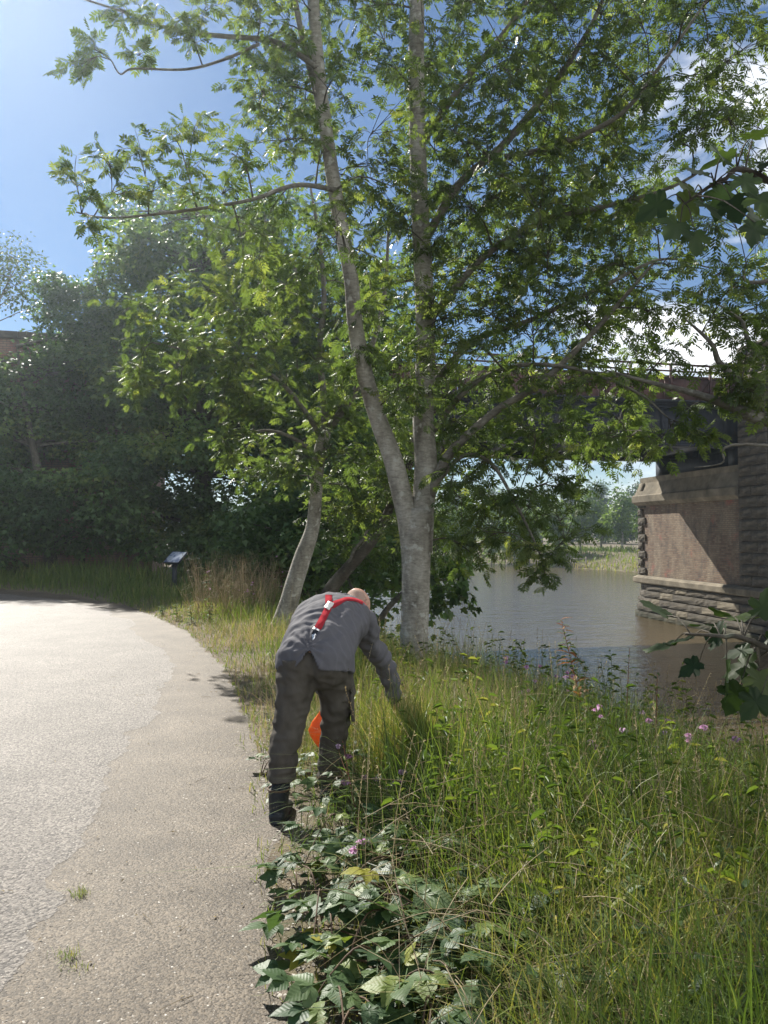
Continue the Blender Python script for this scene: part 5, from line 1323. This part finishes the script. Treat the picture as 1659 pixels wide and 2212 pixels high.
from mathutils.bvhtree import BVHTree
if 'man' not in SKIP:
    m_skin = noisy('skin', [(0.3, (0.42, 0.23, 0.16)), (0.7, (0.52, 0.31, 0.23))], 25, .5, .15, .002, spec=.4)
    m_hair = noisy('grey_hair', [(0.3, (0.27, 0.175, 0.13)), (0.7, (0.40, 0.28, 0.22))], 160, .8, .6, .003)
    m_trouser = noisy('charcoal_cotton', [(0.3, (0.062, 0.055, 0.046)), (0.7, (0.092, 0.083, 0.07))], 14, .9, .35, .006, scl=(1, 1, .6), spec=.15)
    m_boot = noisy('black_rubber', [(0.3, (0.012, 0.015, 0.018)), (0.7, (0.028, 0.032, 0.036))], 12, .45, .2, .003)
    m_sock = noisy('dark_sock', [(0.3, (0.012, 0.016, 0.022)), (0.7, (0.025, 0.03, 0.04))], 60, .95, .4, .003)
    m_red = noisy('red_webbing', [(0.3, (0.25, 0.02, 0.028)), (0.7, (0.33, 0.035, 0.045))], 60, 1.0, .3, .001, scl=(1, 1, .2), spec=.03)
    m_clip = noisy('white_leather', [(0.3, (0.55, 0.53, 0.5)), (0.7, (0.72, 0.70, 0.66))], 30, .45, .1, .001)
    m_metal, n_, l_, b_ = mat('clip_metal'); b_.inputs['Base Color'].default_value = (.7, .7, .7, 1); b_.inputs['Metallic'].default_value = 1; b_.inputs['Roughness'].default_value = .3
    # shirt cloth with faint stripes across the back
    m_shirt, n, l, b = mat('grey_striped_cotton')
    tc = n.new('ShaderNodeTexCoord'); mp = n.new('ShaderNodeMapping'); mp.inputs['Rotation'].default_value = (R(14), 0, R(14)); l.new(tc.outputs['Object'], mp.inputs['Vector'])
    wv = n.new('ShaderNodeTexWave'); wv.bands_direction = 'Y'; wv.inputs['Scale'].default_value = 7; wv.inputs['Distortion'].default_value = .6; wv.inputs['Detail'].default_value = 1; l.new(mp.outputs[0], wv.inputs['Vector'])
    nz = noise_node(n, l, 9, 6, .6)
    rp = ramp(n, [(0.0, (0.098, 0.096, 0.106)), (0.88, (0.10, 0.098, 0.108)), (1.0, (0.114, 0.112, 0.122))]); l.new(wv.outputs['Fac'], rp.inputs[0])
    l.new(rp.outputs[0], b.inputs['Base Color']); b.inputs['Roughness'].default_value = .85; b.inputs['Specular IOR Level'].default_value = .2
    bump(n, l, b, nz.outputs['Fac'], .35, .012)

    man0 = np.array((-.44, 4.22, 0.0))
    man = thing('person', 'man in grey shirt, red braces and dark trousers bending into the bank grass', 'person', man0)
    HD = nrm(np.array((.25, .95, .18))); RT = nrm(np.array((.955, -.25, -.12))); 
    def ring_at(c, ax, rx, ry):
        x = nrm(RT - np.dot(RT, nrm(ax)) * nrm(ax)); y = np.cross(nrm(ax), x); return (np.array(c), x, y, rx, ry)
    TOR = [((-.388, 4.215, .775), (.05, .2, .97), .212, .165), ((-.386, 4.235, .835), (.1, .42, .9), .212, .17), ((-.375, 4.29, .905), (.2, .75, .6), .203, .158), ((-.348, 4.41, .972), (.25, .92, .36), .205, .155), ((-.318, 4.54, 1.02), (.25, .95, .22), .222, .150), ((-.292, 4.65, 1.048), (.25, .95, .15), .212, .130), ((-.268, 4.73, 1.066), (.24, .95, .12), .14, .10), ((-.25, 4.785, 1.075), (.24, .95, .12), .082, .078)]
    SR, SL = np.array((-.125, 4.675, 1.0)), np.array((-.46, 4.60, 1.035))
    ARM_R = [SR + (-.06, 0, .01), SR, (-.088, 4.745, .86), (-.005, 4.815, .725), (.040, 4.85, .61), (.058, 4.87, .50)]
    ARM_L = [SL + (.06, 0, 0), SL, (-.49, 4.70, .89), (-.475, 4.79, .775), (-.41, 4.745, .65), (-.365, 4.70, .555)]
    HEAD = np.array((-.176, 4.935, 1.066)); hz = nrm(np.array((.22, .80, .46))); hy = np.array((.42, .30, -.86)); hy = nrm(hy - (hy @ hz) * hz); hx = np.cross(hy, hz)
    # ---- body: one continuous skin (head, neck, trunk, arms with hands, legs, feet)
    G = Geo()
    def HP(x, y, z): return HEAD + hx * x + hy * y + hz * z
    loft(G, [(HP(0, y, z), hx, hy, rx, ry) for z, y, rx, ry in ((-.128, .062, .012, .012), (-.122, .06, .03, .03), (-.105, .05, .047, .05), (-.075, .03, .058, .072), (-.04, .014, .066, .088), (0, .004, .072, .096), (.04, -.004, .0745, .0985), (.075, -.008, .069, .09), (.1, -.01, .054, .07), (.117, -.01, .033, .043), (.125, -.01, .01, .012))], 24)
    limb(G, [HP(0, .085, .022), HP(0, .112, -.014), HP(0, .108, -.026)], [.009, .014, .012], 10)           # nose
    limb(G, [HP(-.024, .088, -.058), HP(0, .096, -.056), HP(.024, .088, -.058)], [.006, .008, .006], 8)     # lips
    for sgn in (-1, 1):
        limb(G, [HP(sgn * .018, .092, .030), HP(sgn * .045, .080, .032)], [.010, .009], 8)                    # brow
        ellipsoid(G, HP(sgn * .032, .078, .012), hx, hz, hy, .014, .011, .010, 10, 6)                         # eye in its lid
        ellipsoid(G, HP(sgn * .078, -.012, -.004), hy, hz, hx, .020, .032, .010, 12, 7)                       # ear
        limb(G, [HP(sgn * .085, -.024, .018), HP(sgn * .088, -.020, -.008), HP(sgn * .082, -.008, -.030)], [.006, .006, .006], 8)
    limb(G, [np.array(TOR[6][0]), np.array((-.235, 4.80, 1.08)), HP(0, -.02, -.05)], [.072, .062, .062], 16)
    loft(G, [ring_at(c, a_, rx * .9, ry * .88) for c, a_, rx, ry in TOR[1:]], 24)
    limb(G, ARM_R, [.06, .058, .050, .042, .036, .027]); limb(G, ARM_L, [.06, .058, .050, .042, .036, .027])
    def hand(w, d, palm, close):
        """palm and five bent fingers: w wrist, d towards fingers, palm = palm normal"""
        d = nrm(d); palm = np.asarray(palm, float); palm = nrm(palm - (palm @ d) * d); s_ = np.cross(d, palm)
        loft(G, [(w + d * t, s_, palm, a_, b_) for t, a_, b_ in ((-.02, .024, .02), (.0, .026, .02), (.03, .034, .018), (.06, .041, .017), (.085, .040, .015), (.097, .030, .009))], 14)
        for k, (off, L) in enumerate(((-.030, .072), (-.010, .082), (.011, .076), (.030, .060))):
            p = w + d * .082 + s_ * off; P = [p]; cur = d.copy()
            for seg, an in zip((.45, .32, .23), (close, close * 1.1, close * .8)):
                cur = nrm(cur * math.cos(an) + palm * math.sin(an)); P.append(P[-1] + cur * L * seg)
            limb(G, P, [.0098, .0092, .0082, .0072], 10)
        p = w + d * .018 - s_ * .026; limb(G, [p, p - s_ * .022 + d * .022 + palm * .012, p - s_ * .026 + d * .048 + palm * .026, p - s_ * .012 + d * .066 + palm * .036], [.014, .012, .010, .008], 10)
    hand(np.array((.060, 4.875, .485)), (.10, .25, -.96), (-.7, -.55, -.1), .55)
    hand(np.array((-.360, 4.695, .54)), (.08, -.12, -.98), (.9, .2, 0), 1.05)
    LEG_L = [(-.48, 4.24, .84), (-.50, 4.185, .62), (-.512, 4.16, .50), (-.553, 4.105, .22), (-.568, 4.085, .10)]
    LEG_R = [(-.29, 4.27, .84), (-.272, 4.315, .60), (-.278, 4.345, .46), (-.309, 4.405, .18), (-.315, 4.42, .10)]
    for lg, ft in ((LEG_L, (.10, 1, 0)), (LEG_R, (.35, 1, 0))):
        limb(G, lg, [.095, .078, .06, .04, .032], 16); f_ = nrm(ft); a_ = np.array(lg[-1]); limb(G, [a_ - f_ * .03 - (0, 0, .055), a_ + f_ * .06 - (0, 0, .055), a_ + f_ * .16 - (0, 0, .07)], [.026, .026, .02], 12)
    body = link('body', local(fuse('body', G, .0072, 3), man0), m_skin, man); body['label'] = 'bare skin of head, neck and hands'
    # thin cropped hair round the back of the head
    G = Geo(); loft(G, [(HP(0, y, z), hx, hy, rx, ry) for z, y, rx, ry in ((-.058, -.028, .056, .066), (-.04, -.012, .0672, .074), (0, -.020, .0735, .0755), (.03, -.026, .074, .078), (.052, -.032, .066, .074), (.066, -.03, .05, .06))], 24)
    link('hair', local(fuse('hair', G, .005, 3), man0), m_hair, man)
    # ---- trousers
    G = Geo()
    ellipsoid(G, (-.386, 4.235, .825), RT, (0, 1, 0), (0, .0, 1), .208, .168, .15, 24, 11)
    zr = lambda c, rx, ry: (np.array(c), np.array((1, -.1, 0)), np.array((.1, 1, 0)), rx, ry)
    loft(G, [zr((-.478, 4.22, .86), .115, .15), zr((-.485, 4.205, .76), .118, .145), zr((-.490, 4.185, .68), .108, .125), zr((-.498, 4.17, .61), .097, .108), zr((-.516, 4.145, .50), .090, .098), zr((-.538, 4.12, .40), .088, .092), zr((-.548, 4.10, .31), .083, .088), zr((-.553, 4.09, .245), .079, .086), zr((-.556, 4.088, .215), .080, .088)], 24)
    loft(G, [zr((-.292, 4.25, .86), .115, .15), zr((-.283, 4.265, .76), .115, .14), zr((-.277, 4.285, .68), .108, .122), zr((-.272, 4.305, .60), .098, .108), zr((-.276, 4.33, .48), .088, .096), zr((-.287, 4.36, .36), .081, .088), zr((-.300, 4.385, .25), .079, .086), zr((-.311, 4.40, .15), .079, .086), zr((-.314, 4.405, .12), .08, .086)], 24)
    tm = fuse('trousers', G, .0085, 5)
    def folds(P, N):
        z = P[:, 2]; leg = np.where(P[:, 0] < -.385, 0, 1)
        f1 = fbm(P * (1.2, 1.2, 2.6), 7, 3); f2 = fbm(P * (1.4, 1.4, .55), 11, 9)
        stack = np.exp(-((z - np.where(leg == 0, .27, .18)) / .07) ** 2) * np.sin(z * 118 + P[:, 0] * 22 + leg * 2 + f1 * 4) * .0022
        knee = np.exp(-((z - .5) / .09) ** 2) * np.sin(z * 80 + P[:, 0] * 45 + f2 * 4) * .0014
        seat = np.exp(-((z - .70) / .07) ** 2) * np.sin(z * 62 + (P[:, 0] + .385) * (38 - 76 * leg) + f1 * 3) * .0018
        crease = -.016 * np.exp(-((P[:, 0] + .386) / .016) ** 2) * smoothstep(.68, .76, z) * smoothstep(.95, .9, z) * (P[:, 1] < 4.2)
        f3 = fbm(P * (2.2, 2.2, 1.0) + P[:, 2:3] * np.array((1.1, .4, 0)), 9, 17); f4 = np.abs(fbm(P * (1.6, 1.6, 3.2), 6, 27))
        return f1 * .007 + f2 * .009 - f4 * .012 + f3 * .009 + stack + knee + seat + crease
    displace(tm, folds); displace(tm, lambda P, N: fbm(P, 28, 5) * .0022)
    tr_o = link('trousers', local(tm, man0), m_trouser, man); tr_o['label'] = 'loose dark charcoal trousers'
    # cargo pocket flap standing off the right thigh
    G = Geo(); G.box((-.175, 4.30, .655), (.02, .13, .055), Matrix.Rotation(R(-18), 3, 'Y'), jit=.006); G.box((-.178, 4.30, .565), (.014, .14, .15), Matrix.Rotation(R(-4), 3, 'Y'), jit=.005)
    link('pocket', local(fuse('pocket', G, .006, 3), man0), m_trouser, tr_o)
    # ---- shirt: trunk, sleeves, hem pulled up in the middle by the clip
    G = Geo()
    n_s = 32; rings = []
    for c, a_, rx, ry in TOR: rings.append(ring_at(c, a_, rx + (.016 if c[2] < .9 else .006), ry + (.016 if c[2] < .9 else .006)))
    loft(G, rings, n_s)
    sh = [.078, .080, .074, .064, .057, .050]
    limb(G, ARM_R, sh, 18); limb(G, ARM_L, sh, 18)
    ellipsoid(G, (-.30, 4.56, .95), RT, HD, (0, 0, 1), .17, .2, .11)
    sm = fuse('shirt', G, .0085, 6)
    def sfolds(P, N):
        f1 = fbm(P * (1, 1.6, 1), 6, 21); f2 = fbm(P * (2.2, .8, 1.5), 8, 31); z, x, y = P[:, 2], P[:, 0], P[:, 1]
        clip = np.array((-.41, 4.17, .935)); dcl = np.linalg.norm(P - clip, axis=1); ang = np.arctan2(P[:, 2] - clip[2], P[:, 0] - clip[0])
        pull = np.exp(-(dcl / .13) ** 2) * np.sin(ang * 11 + f1 * 2) * .008
        arm = smoothstep(-.16, -.08, x) * np.sin(np.linalg.norm(P - SR, axis=1) * 60 + f1 * 7 + x * 30) * .006
        armpit = np.exp(-(np.linalg.norm(P - (SR + (-.06, -.03, -.1)), axis=1) / .12) ** 2) * np.sin((x + z) * 90 + f2 * 3) * .006
        f3 = np.abs(fbm(P * (.8, 2.2, 1.2), 9, 41))
        return f1 * .011 + f2 * .009 - f3 * .014 + pull + arm + armpit
    displace(sm, sfolds); displace(sm, lambda P, N: fbm(P, 30, 15) * .0018)
    # cut the hem: drop the cloth below a slanting line, raised at the clip
    import bmesh
    bm = bmesh.new(); bm.from_mesh(sm)
    def below(v):
        x, y, z = v
        if y > 4.42 or z > 1.0: return False
        line = .862 - .035 + .080 * math.exp(-((x + .41) / .055) ** 2) + (.25 * (x + .41) if x < -.41 else -.36 * (x + .41)) + .008 * math.sin(x * 60)
        return z < line
    dead = [f for f in bm.faces if below(f.calc_center_median())]
    bmesh.ops.delete(bm, geom=dead, context='FACES'); bm.to_mesh(sm); bm.free(); sm.update()
    sh_o = link('shirt', local(sm, man0), m_shirt, man); sh_o['label'] = 'grey long sleeved shirt pulled out at the waist'
    md = sh_o.modifiers.new('t', 'SOLIDIFY'); md.thickness = .005; md.offset = 0
    G = Geo(); G.tube(spline([HP(0, 0, 0) * 0 + p for p in [np.array((-.25, 4.785, 1.075)) + .082 * (RT * math.cos(a_) + np.cross(HD, RT) * math.sin(a_)) for a_ in np.linspace(0, 2 * math.pi, 14)]], 40), .012, 8); link('collar', local(G.mesh('collar', True), man0), m_shirt, sh_o)
    # ---- braces, draped on the shirt where the photo shows them
    bv = BVHTree.FromPolygons([v.co + Vector(man0) for v in sm.vertices], [tuple(p.vertices) for p in sm.polygons])
    def z5(x, y): return ((560 + x / 2.765) * .8641, (1400 + y / 2.765) * .8641)
    def on_shirt(px, py):
        o_ = Vector((0, 0, CAM_H)); d_ = (Vector(D(px, py, 4.0)) - o_).normalized(); h, nn, _, _ = bv.ray_cast(o_, d_); return (None, None) if h is None else (np.array(h), np.array(nn) * (1 if nn.dot(d_) < 0 else -1))
    def ribbon(name, pix, w, m_, parent, thick=.0016, off=.0045, ns=26, over=0):
        q = spline([z5(*p) for p in pix], ns); P, N = [], []
        for px, py in q:
            h, nn = on_shirt(px, py)
            if h is not None: P.append(h); N.append(nn)
        P, N = np.array(P), np.array(N)
        for _ in range(4): N[1:-1] = (N[:-2] + N[1:-1] + N[2:]) / 3; P[1:-1] = (P[:-2] + 2 * P[1:-1] + P[2:]) / 4
        N = nrm(N)
        if over:                                           # strap goes on over the shoulder, out of sight
            t_ = nrm(P[0] - P[2]); ext = [P[0] + t_ * .03 * k + np.array((0, .01, -.014)) * k * k for k in range(5, 0, -1)]; P = np.vstack([ext, P]); N = np.vstack([np.repeat(N[:1], 5, 0), N])
        T = nrm(np.gradient(P, axis=0)); S_ = nrm(np.cross(N, T)); V = []
        for p, nn, s_ in zip(P, N, S_): V += [p + nn * off - s_ * w / 2, p + nn * (off + thick) - s_ * w / 2, p + nn * (off + thick) + s_ * w / 2, p + nn * off + s_ * w / 2]
        F = []
        for k in range(len(P) - 1):
            for e in range(4): F.append((k * 4 + e, k * 4 + (e + 1) % 4, k * 4 + 4 + (e + 1) % 4, k * 4 + 4 + e))
        F += [(0, 3, 2, 1), tuple((len(P) - 1) * 4 + e for e in range(4))]
        return link(name, local(mesh_np(name, V, [F]), man0), m_, parent)
    e0 = bpy.data.objects.new('braces', None)
    bparent = ribbon('braces', [(722, 332), (700, 378), (672, 430), (638, 490)], .041, m_red, man); bparent['label'] = 'red webbing braces crossing the back'
    bpy.data.objects.remove(e0)
    ribbon('strap', [(724, 246), (724, 285), (724, 322)], .041, m_red, bparent, over=1)
    ribbon('strap', [(950, 296), (900, 278), (850, 274), (800, 290), (738, 322)], .041, m_red, bparent, over=1)
    ribbon('leather_patch', [(738, 300), (724, 322), (708, 342)], .038, m_clip, bparent, off=.010)
    ribbon('buckle', [(640, 480), (634, 492)], .040, m_metal, bparent, off=.0095)
    ribbon('elastic_tab', [(632, 490), (620, 520)], .030, m_sock, bparent)
    for a_, c_ in (((616, 528), (604, 566)), ((640, 520), (622, 545))):
        h, nn = on_shirt(*z5(*a_))
        if h is None: h, nn = on_shirt(*z5(625, 510))
        e1 = h + np.array(D(*z5(*c_), 4.1)) - np.array(D(*z5(*a_), 4.1))
        G = Geo(); G.tube(spline([h + nn * .008, (h + e1) / 2 + nn * .014, e1 + nn * .012], 5), [.008, .009, .010, .011, .009], 8); link('clip', local(G.mesh('clip', True), man0), m_metal, bparent)
    # ---- socks and boots
    for sgn, (lg, ft) in enumerate(((LEG_L, (.10, 1, 0)), (LEG_R, (.35, 1, 0)))):
        a_ = np.array(lg[-1]); a_[2] = .10; f_ = nrm(ft); k_ = np.array(lg[3]); gz = float(land(a_[0], a_[1])) if sgn else 0.0
        G = Geo(); limb(G, [k_ + (0, 0, .04), (k_ + a_) / 2, a_ + (0, 0, .05)], [.052, .05, .05], 16); link('sock', local(fuse('sock', G, .006, 3), man0), m_sock, man)
        G = Geo()
        zz = a_[2] - .1 + gz * 0
        loft(G, [(np.array((a_[0], a_[1], 0)) + (0, 0, .17), np.cross(f_, (0, 0, 1)), f_, .056, .060), (np.array((a_[0], a_[1], 0)) + (0, 0, .09), np.cross(f_, (0, 0, 1)), f_, .054, .062), (np.array((a_[0], a_[1], 0)) + f_ * .01 + (0, 0, .03), np.cross(f_, (0, 0, 1)), f_, .05, .075), (np.array((a_[0], a_[1], 0)) + f_ * .01 + (0, 0, .004), np.cross(f_, (0, 0, 1)), f_, .05, .075)], 18)
        up_ = np.array((0, 0, 1.0)); base_ = np.array((a_[0], a_[1], 0))
        loft(G, [(base_ + f_ * t + up_ * (h / 2 + .003), np.cross(f_, up_), up_, w_, h / 2) for t, w_, h in ((-.07, .03, .05), (-.05, .045, .07), (.0, .05, .09), (.06, .05, .085), (.12, .052, .07), (.17, .046, .055), (.20, .03, .04))], 18)
        bt = link('boot', local(fuse('boot', G, .006, 3), man0), m_boot, man)
        G = Geo(); loft(G, [(base_ + f_ * .055 + up_ * z_, np.cross(f_, up_), f_, .056 * s_, .142 * s_) for z_, s_ in ((.0, .97), (.004, 1.0), (.022, 1.0), (.026, .96))], 24); link('sole', local(G.mesh('sole'), man0), m_boot, bt)
        G = Geo(); G.tube([base_ + up_ * .172 + .058 * (np.cross(f_, up_) * math.cos(t) + f_ * math.sin(t)) for t in np.linspace(0, 2 * math.pi, 20)], .006, 6, cap=False); link('boot_cuff', local(G.mesh('boot_cuff', True), man0), m_cane if 'm_cane' in globals() else m_boot, bt)
    # ---- orange carrier bag hanging from his left hand
    bt0 = np.array(D(706, 1512, 4.68)); bg = thing('carrier_bag', 'bright orange plastic carrier bag hanging between the man\'s legs', 'bag', (bt0[0], bt0[1], bt0[2] - .36))
    m_or, n, l, b = mat('orange_plastic'); out = n['Material Output']
    b.inputs['Base Color'].default_value = (.78, .17, .02, 1); b.inputs['Roughness'].default_value = .4; nzb = noise_node(n, l, 22, 4, .6, scl=(1, 1, .4)); bump(n, l, b, nzb.outputs['Fac'], .8, .02)
    tl = n.new('ShaderNodeBsdfTranslucent'); tl.inputs['Color'].default_value = (1.0, .30, .03, 1); mx = n.new('ShaderNodeMixShader'); mx.inputs[0].default_value = .32
    l.new(b.outputs[0], mx.inputs[1]); l.new(tl.outputs[0], mx.inputs[2]); l.new(mx.outputs[0], out.inputs['Surface'])
    V, n_r = [], 28
    prof = [(0, .009, .008), (.04, .016, .012), (.09, .040, .028), (.14, .074, .045), (.19, .100, .055), (.225, .096, .052), (.27, .068, .04), (.31, .034, .02), (.335, .006, .005)]
    for t, rx, ry in prof:
        for k in range(n_r):
            a_ = k / n_r * 2 * math.pi; pl = 1 + .16 * math.cos(a_ * 7 + t * 9) * (1 - t / .4) + .05 * math.sin(a_ * 3 + t * 30); V.append(bt0 + np.array((rx * pl * math.cos(a_) - .008, ry * pl * math.sin(a_), -t + .01)))
    F = [(j * n_r + k, j * n_r + (k + 1) % n_r, (j + 1) * n_r + (k + 1) % n_r, (j + 1) * n_r + k) for j in range(len(prof) - 1) for k in range(n_r)]
    link('bag_body', local(mesh_np('bag_body', V, [F], smooth=True), bg.location), m_or, bg)
    for sgn in (-1, 1):
        G = Geo(); G.tube(spline([bt0 + (sgn * .012, 0, 0), bt0 + (sgn * .022, .0, .035), bt0 + (0, .004 * sgn, .052)], 9), .007, 6); link('handle', local(G.mesh('handle', True), bg.location), m_or, bg)

# ------------------------------------------------------------------ information board on its post
ib = D(377, 1281, 18.6); ib[2] = float(land(ib[0], ib[1]))
board = thing('information_board', 'dark lectern style information board on a single post in the verge', 'sign', ib)
m_post = noisy('dark_painted_post', [(0.3, (0.012, 0.016, 0.022)), (0.7, (0.03, 0.036, 0.045))], 9, .5, .2, .003)
m_pan, n, l, b = mat('print_and_sheen_panel')
nz = noise_node(n, l, 7, 3, .5); rp = ramp(n, [(0.40, (0.22, 0.26, 0.38)), (0.5, (0.5, 0.54, 0.62)), (0.6, (0.75, 0.76, 0.78))]); l.new(nz.outputs['Fac'], rp.inputs[0]); l.new(rp.outputs[0], b.inputs['Base Color']); b.inputs['Roughness'].default_value = .18  # pale blue-white print colours also hold a painted sky reflection
g = Geo(); g.box((0, 0, .36), (.10, .10, .78)); g.box((0, 0, .70), (.085, .30, .05)); link('post', g.mesh('post'), m_post, board)
RB = np.array(Matrix.Rotation(R(52), 3, 'Z') @ Matrix.Rotation(R(-44), 3, 'Y'))
g = Geo(); g.box((0, 0, 0), (.40, .62, .035), RB); fr = link('panel_frame', g.mesh('panel_frame'), m_post, board); fr.location = (.02, 0, .89)
g = Geo(); g.box(RB @ np.array((0, 0, .021)), (.35, .57, .006), RB); link('panel', g.mesh('panel'), m_pan, fr)

# ------------------------------------------------------------------ post and rail fence on the far bank
fa = np.array((24.5, 91.0)); fb = np.array((12.0, 115.0)); fz = float(land(*fa))
fence = thing('fence', 'low timber post and rail fence below the far bank poplars', 'fence', (fa[0], fa[1], fz))
m_timber = noisy('weathered_timber', [(0.3, (0.16, 0.14, 0.11)), (0.7, (0.30, 0.27, 0.22))], 8, .85, .3, .01)
g = Geo(); g.box((0, 0, .55), (.16, .16, 1.5), taper=.8); fpm = g.mesh('post'); nf = 11
tops = []
for k in range(nf):
    p = fa + (fb - fa) * k / (nf - 1); z = float(land(*p)); o = link('post', fpm, m_timber, fence); o.location = np.array((p[0], p[1], z)) - np.array((fa[0], fa[1], fz)); tops.append(np.array((p[0], p[1], z)))
for zz in (.55, 1.05):
    for p, q in zip(tops[:-1], tops[1:]):
        g = Geo(); g.tube([p + (0, 0, zz), q + (0, 0, zz)], .05, 5); link('rail', local(g.mesh('rail'), (fa[0], fa[1], fz)), m_timber, fence)

# ------------------------------------------------------------------ added air volume standing in for the veil of lens flare
if 'flare_veil' not in SKIP:
    m_flare_veil = bpy.data.materials.new('flare_veil_air'); m_flare_veil.use_nodes = True
    n, l = m_flare_veil.node_tree.nodes, m_flare_veil.node_tree.links
    n.clear(); ho = n.new('ShaderNodeOutputMaterial'); pv = n.new('ShaderNodeVolumePrincipled')
    pv.inputs['Color'].default_value = (.78, .9, 1.0, 1)
    pv.inputs['Density'].default_value = 0.00105
    pv.inputs['Anisotropy'].default_value = 0.79
    l.new(pv.outputs[0], ho.inputs['Volume'])
    g = Geo(); g.box((0, 650, 5.75), (1960, 2060, 22.5)); o = link('flare_veil', g.mesh('flare_veil'), m_flare_veil)
    tag(o, 'added pale air volume imitating the veil of lens flare', 'flare_veil', kind='stuff')
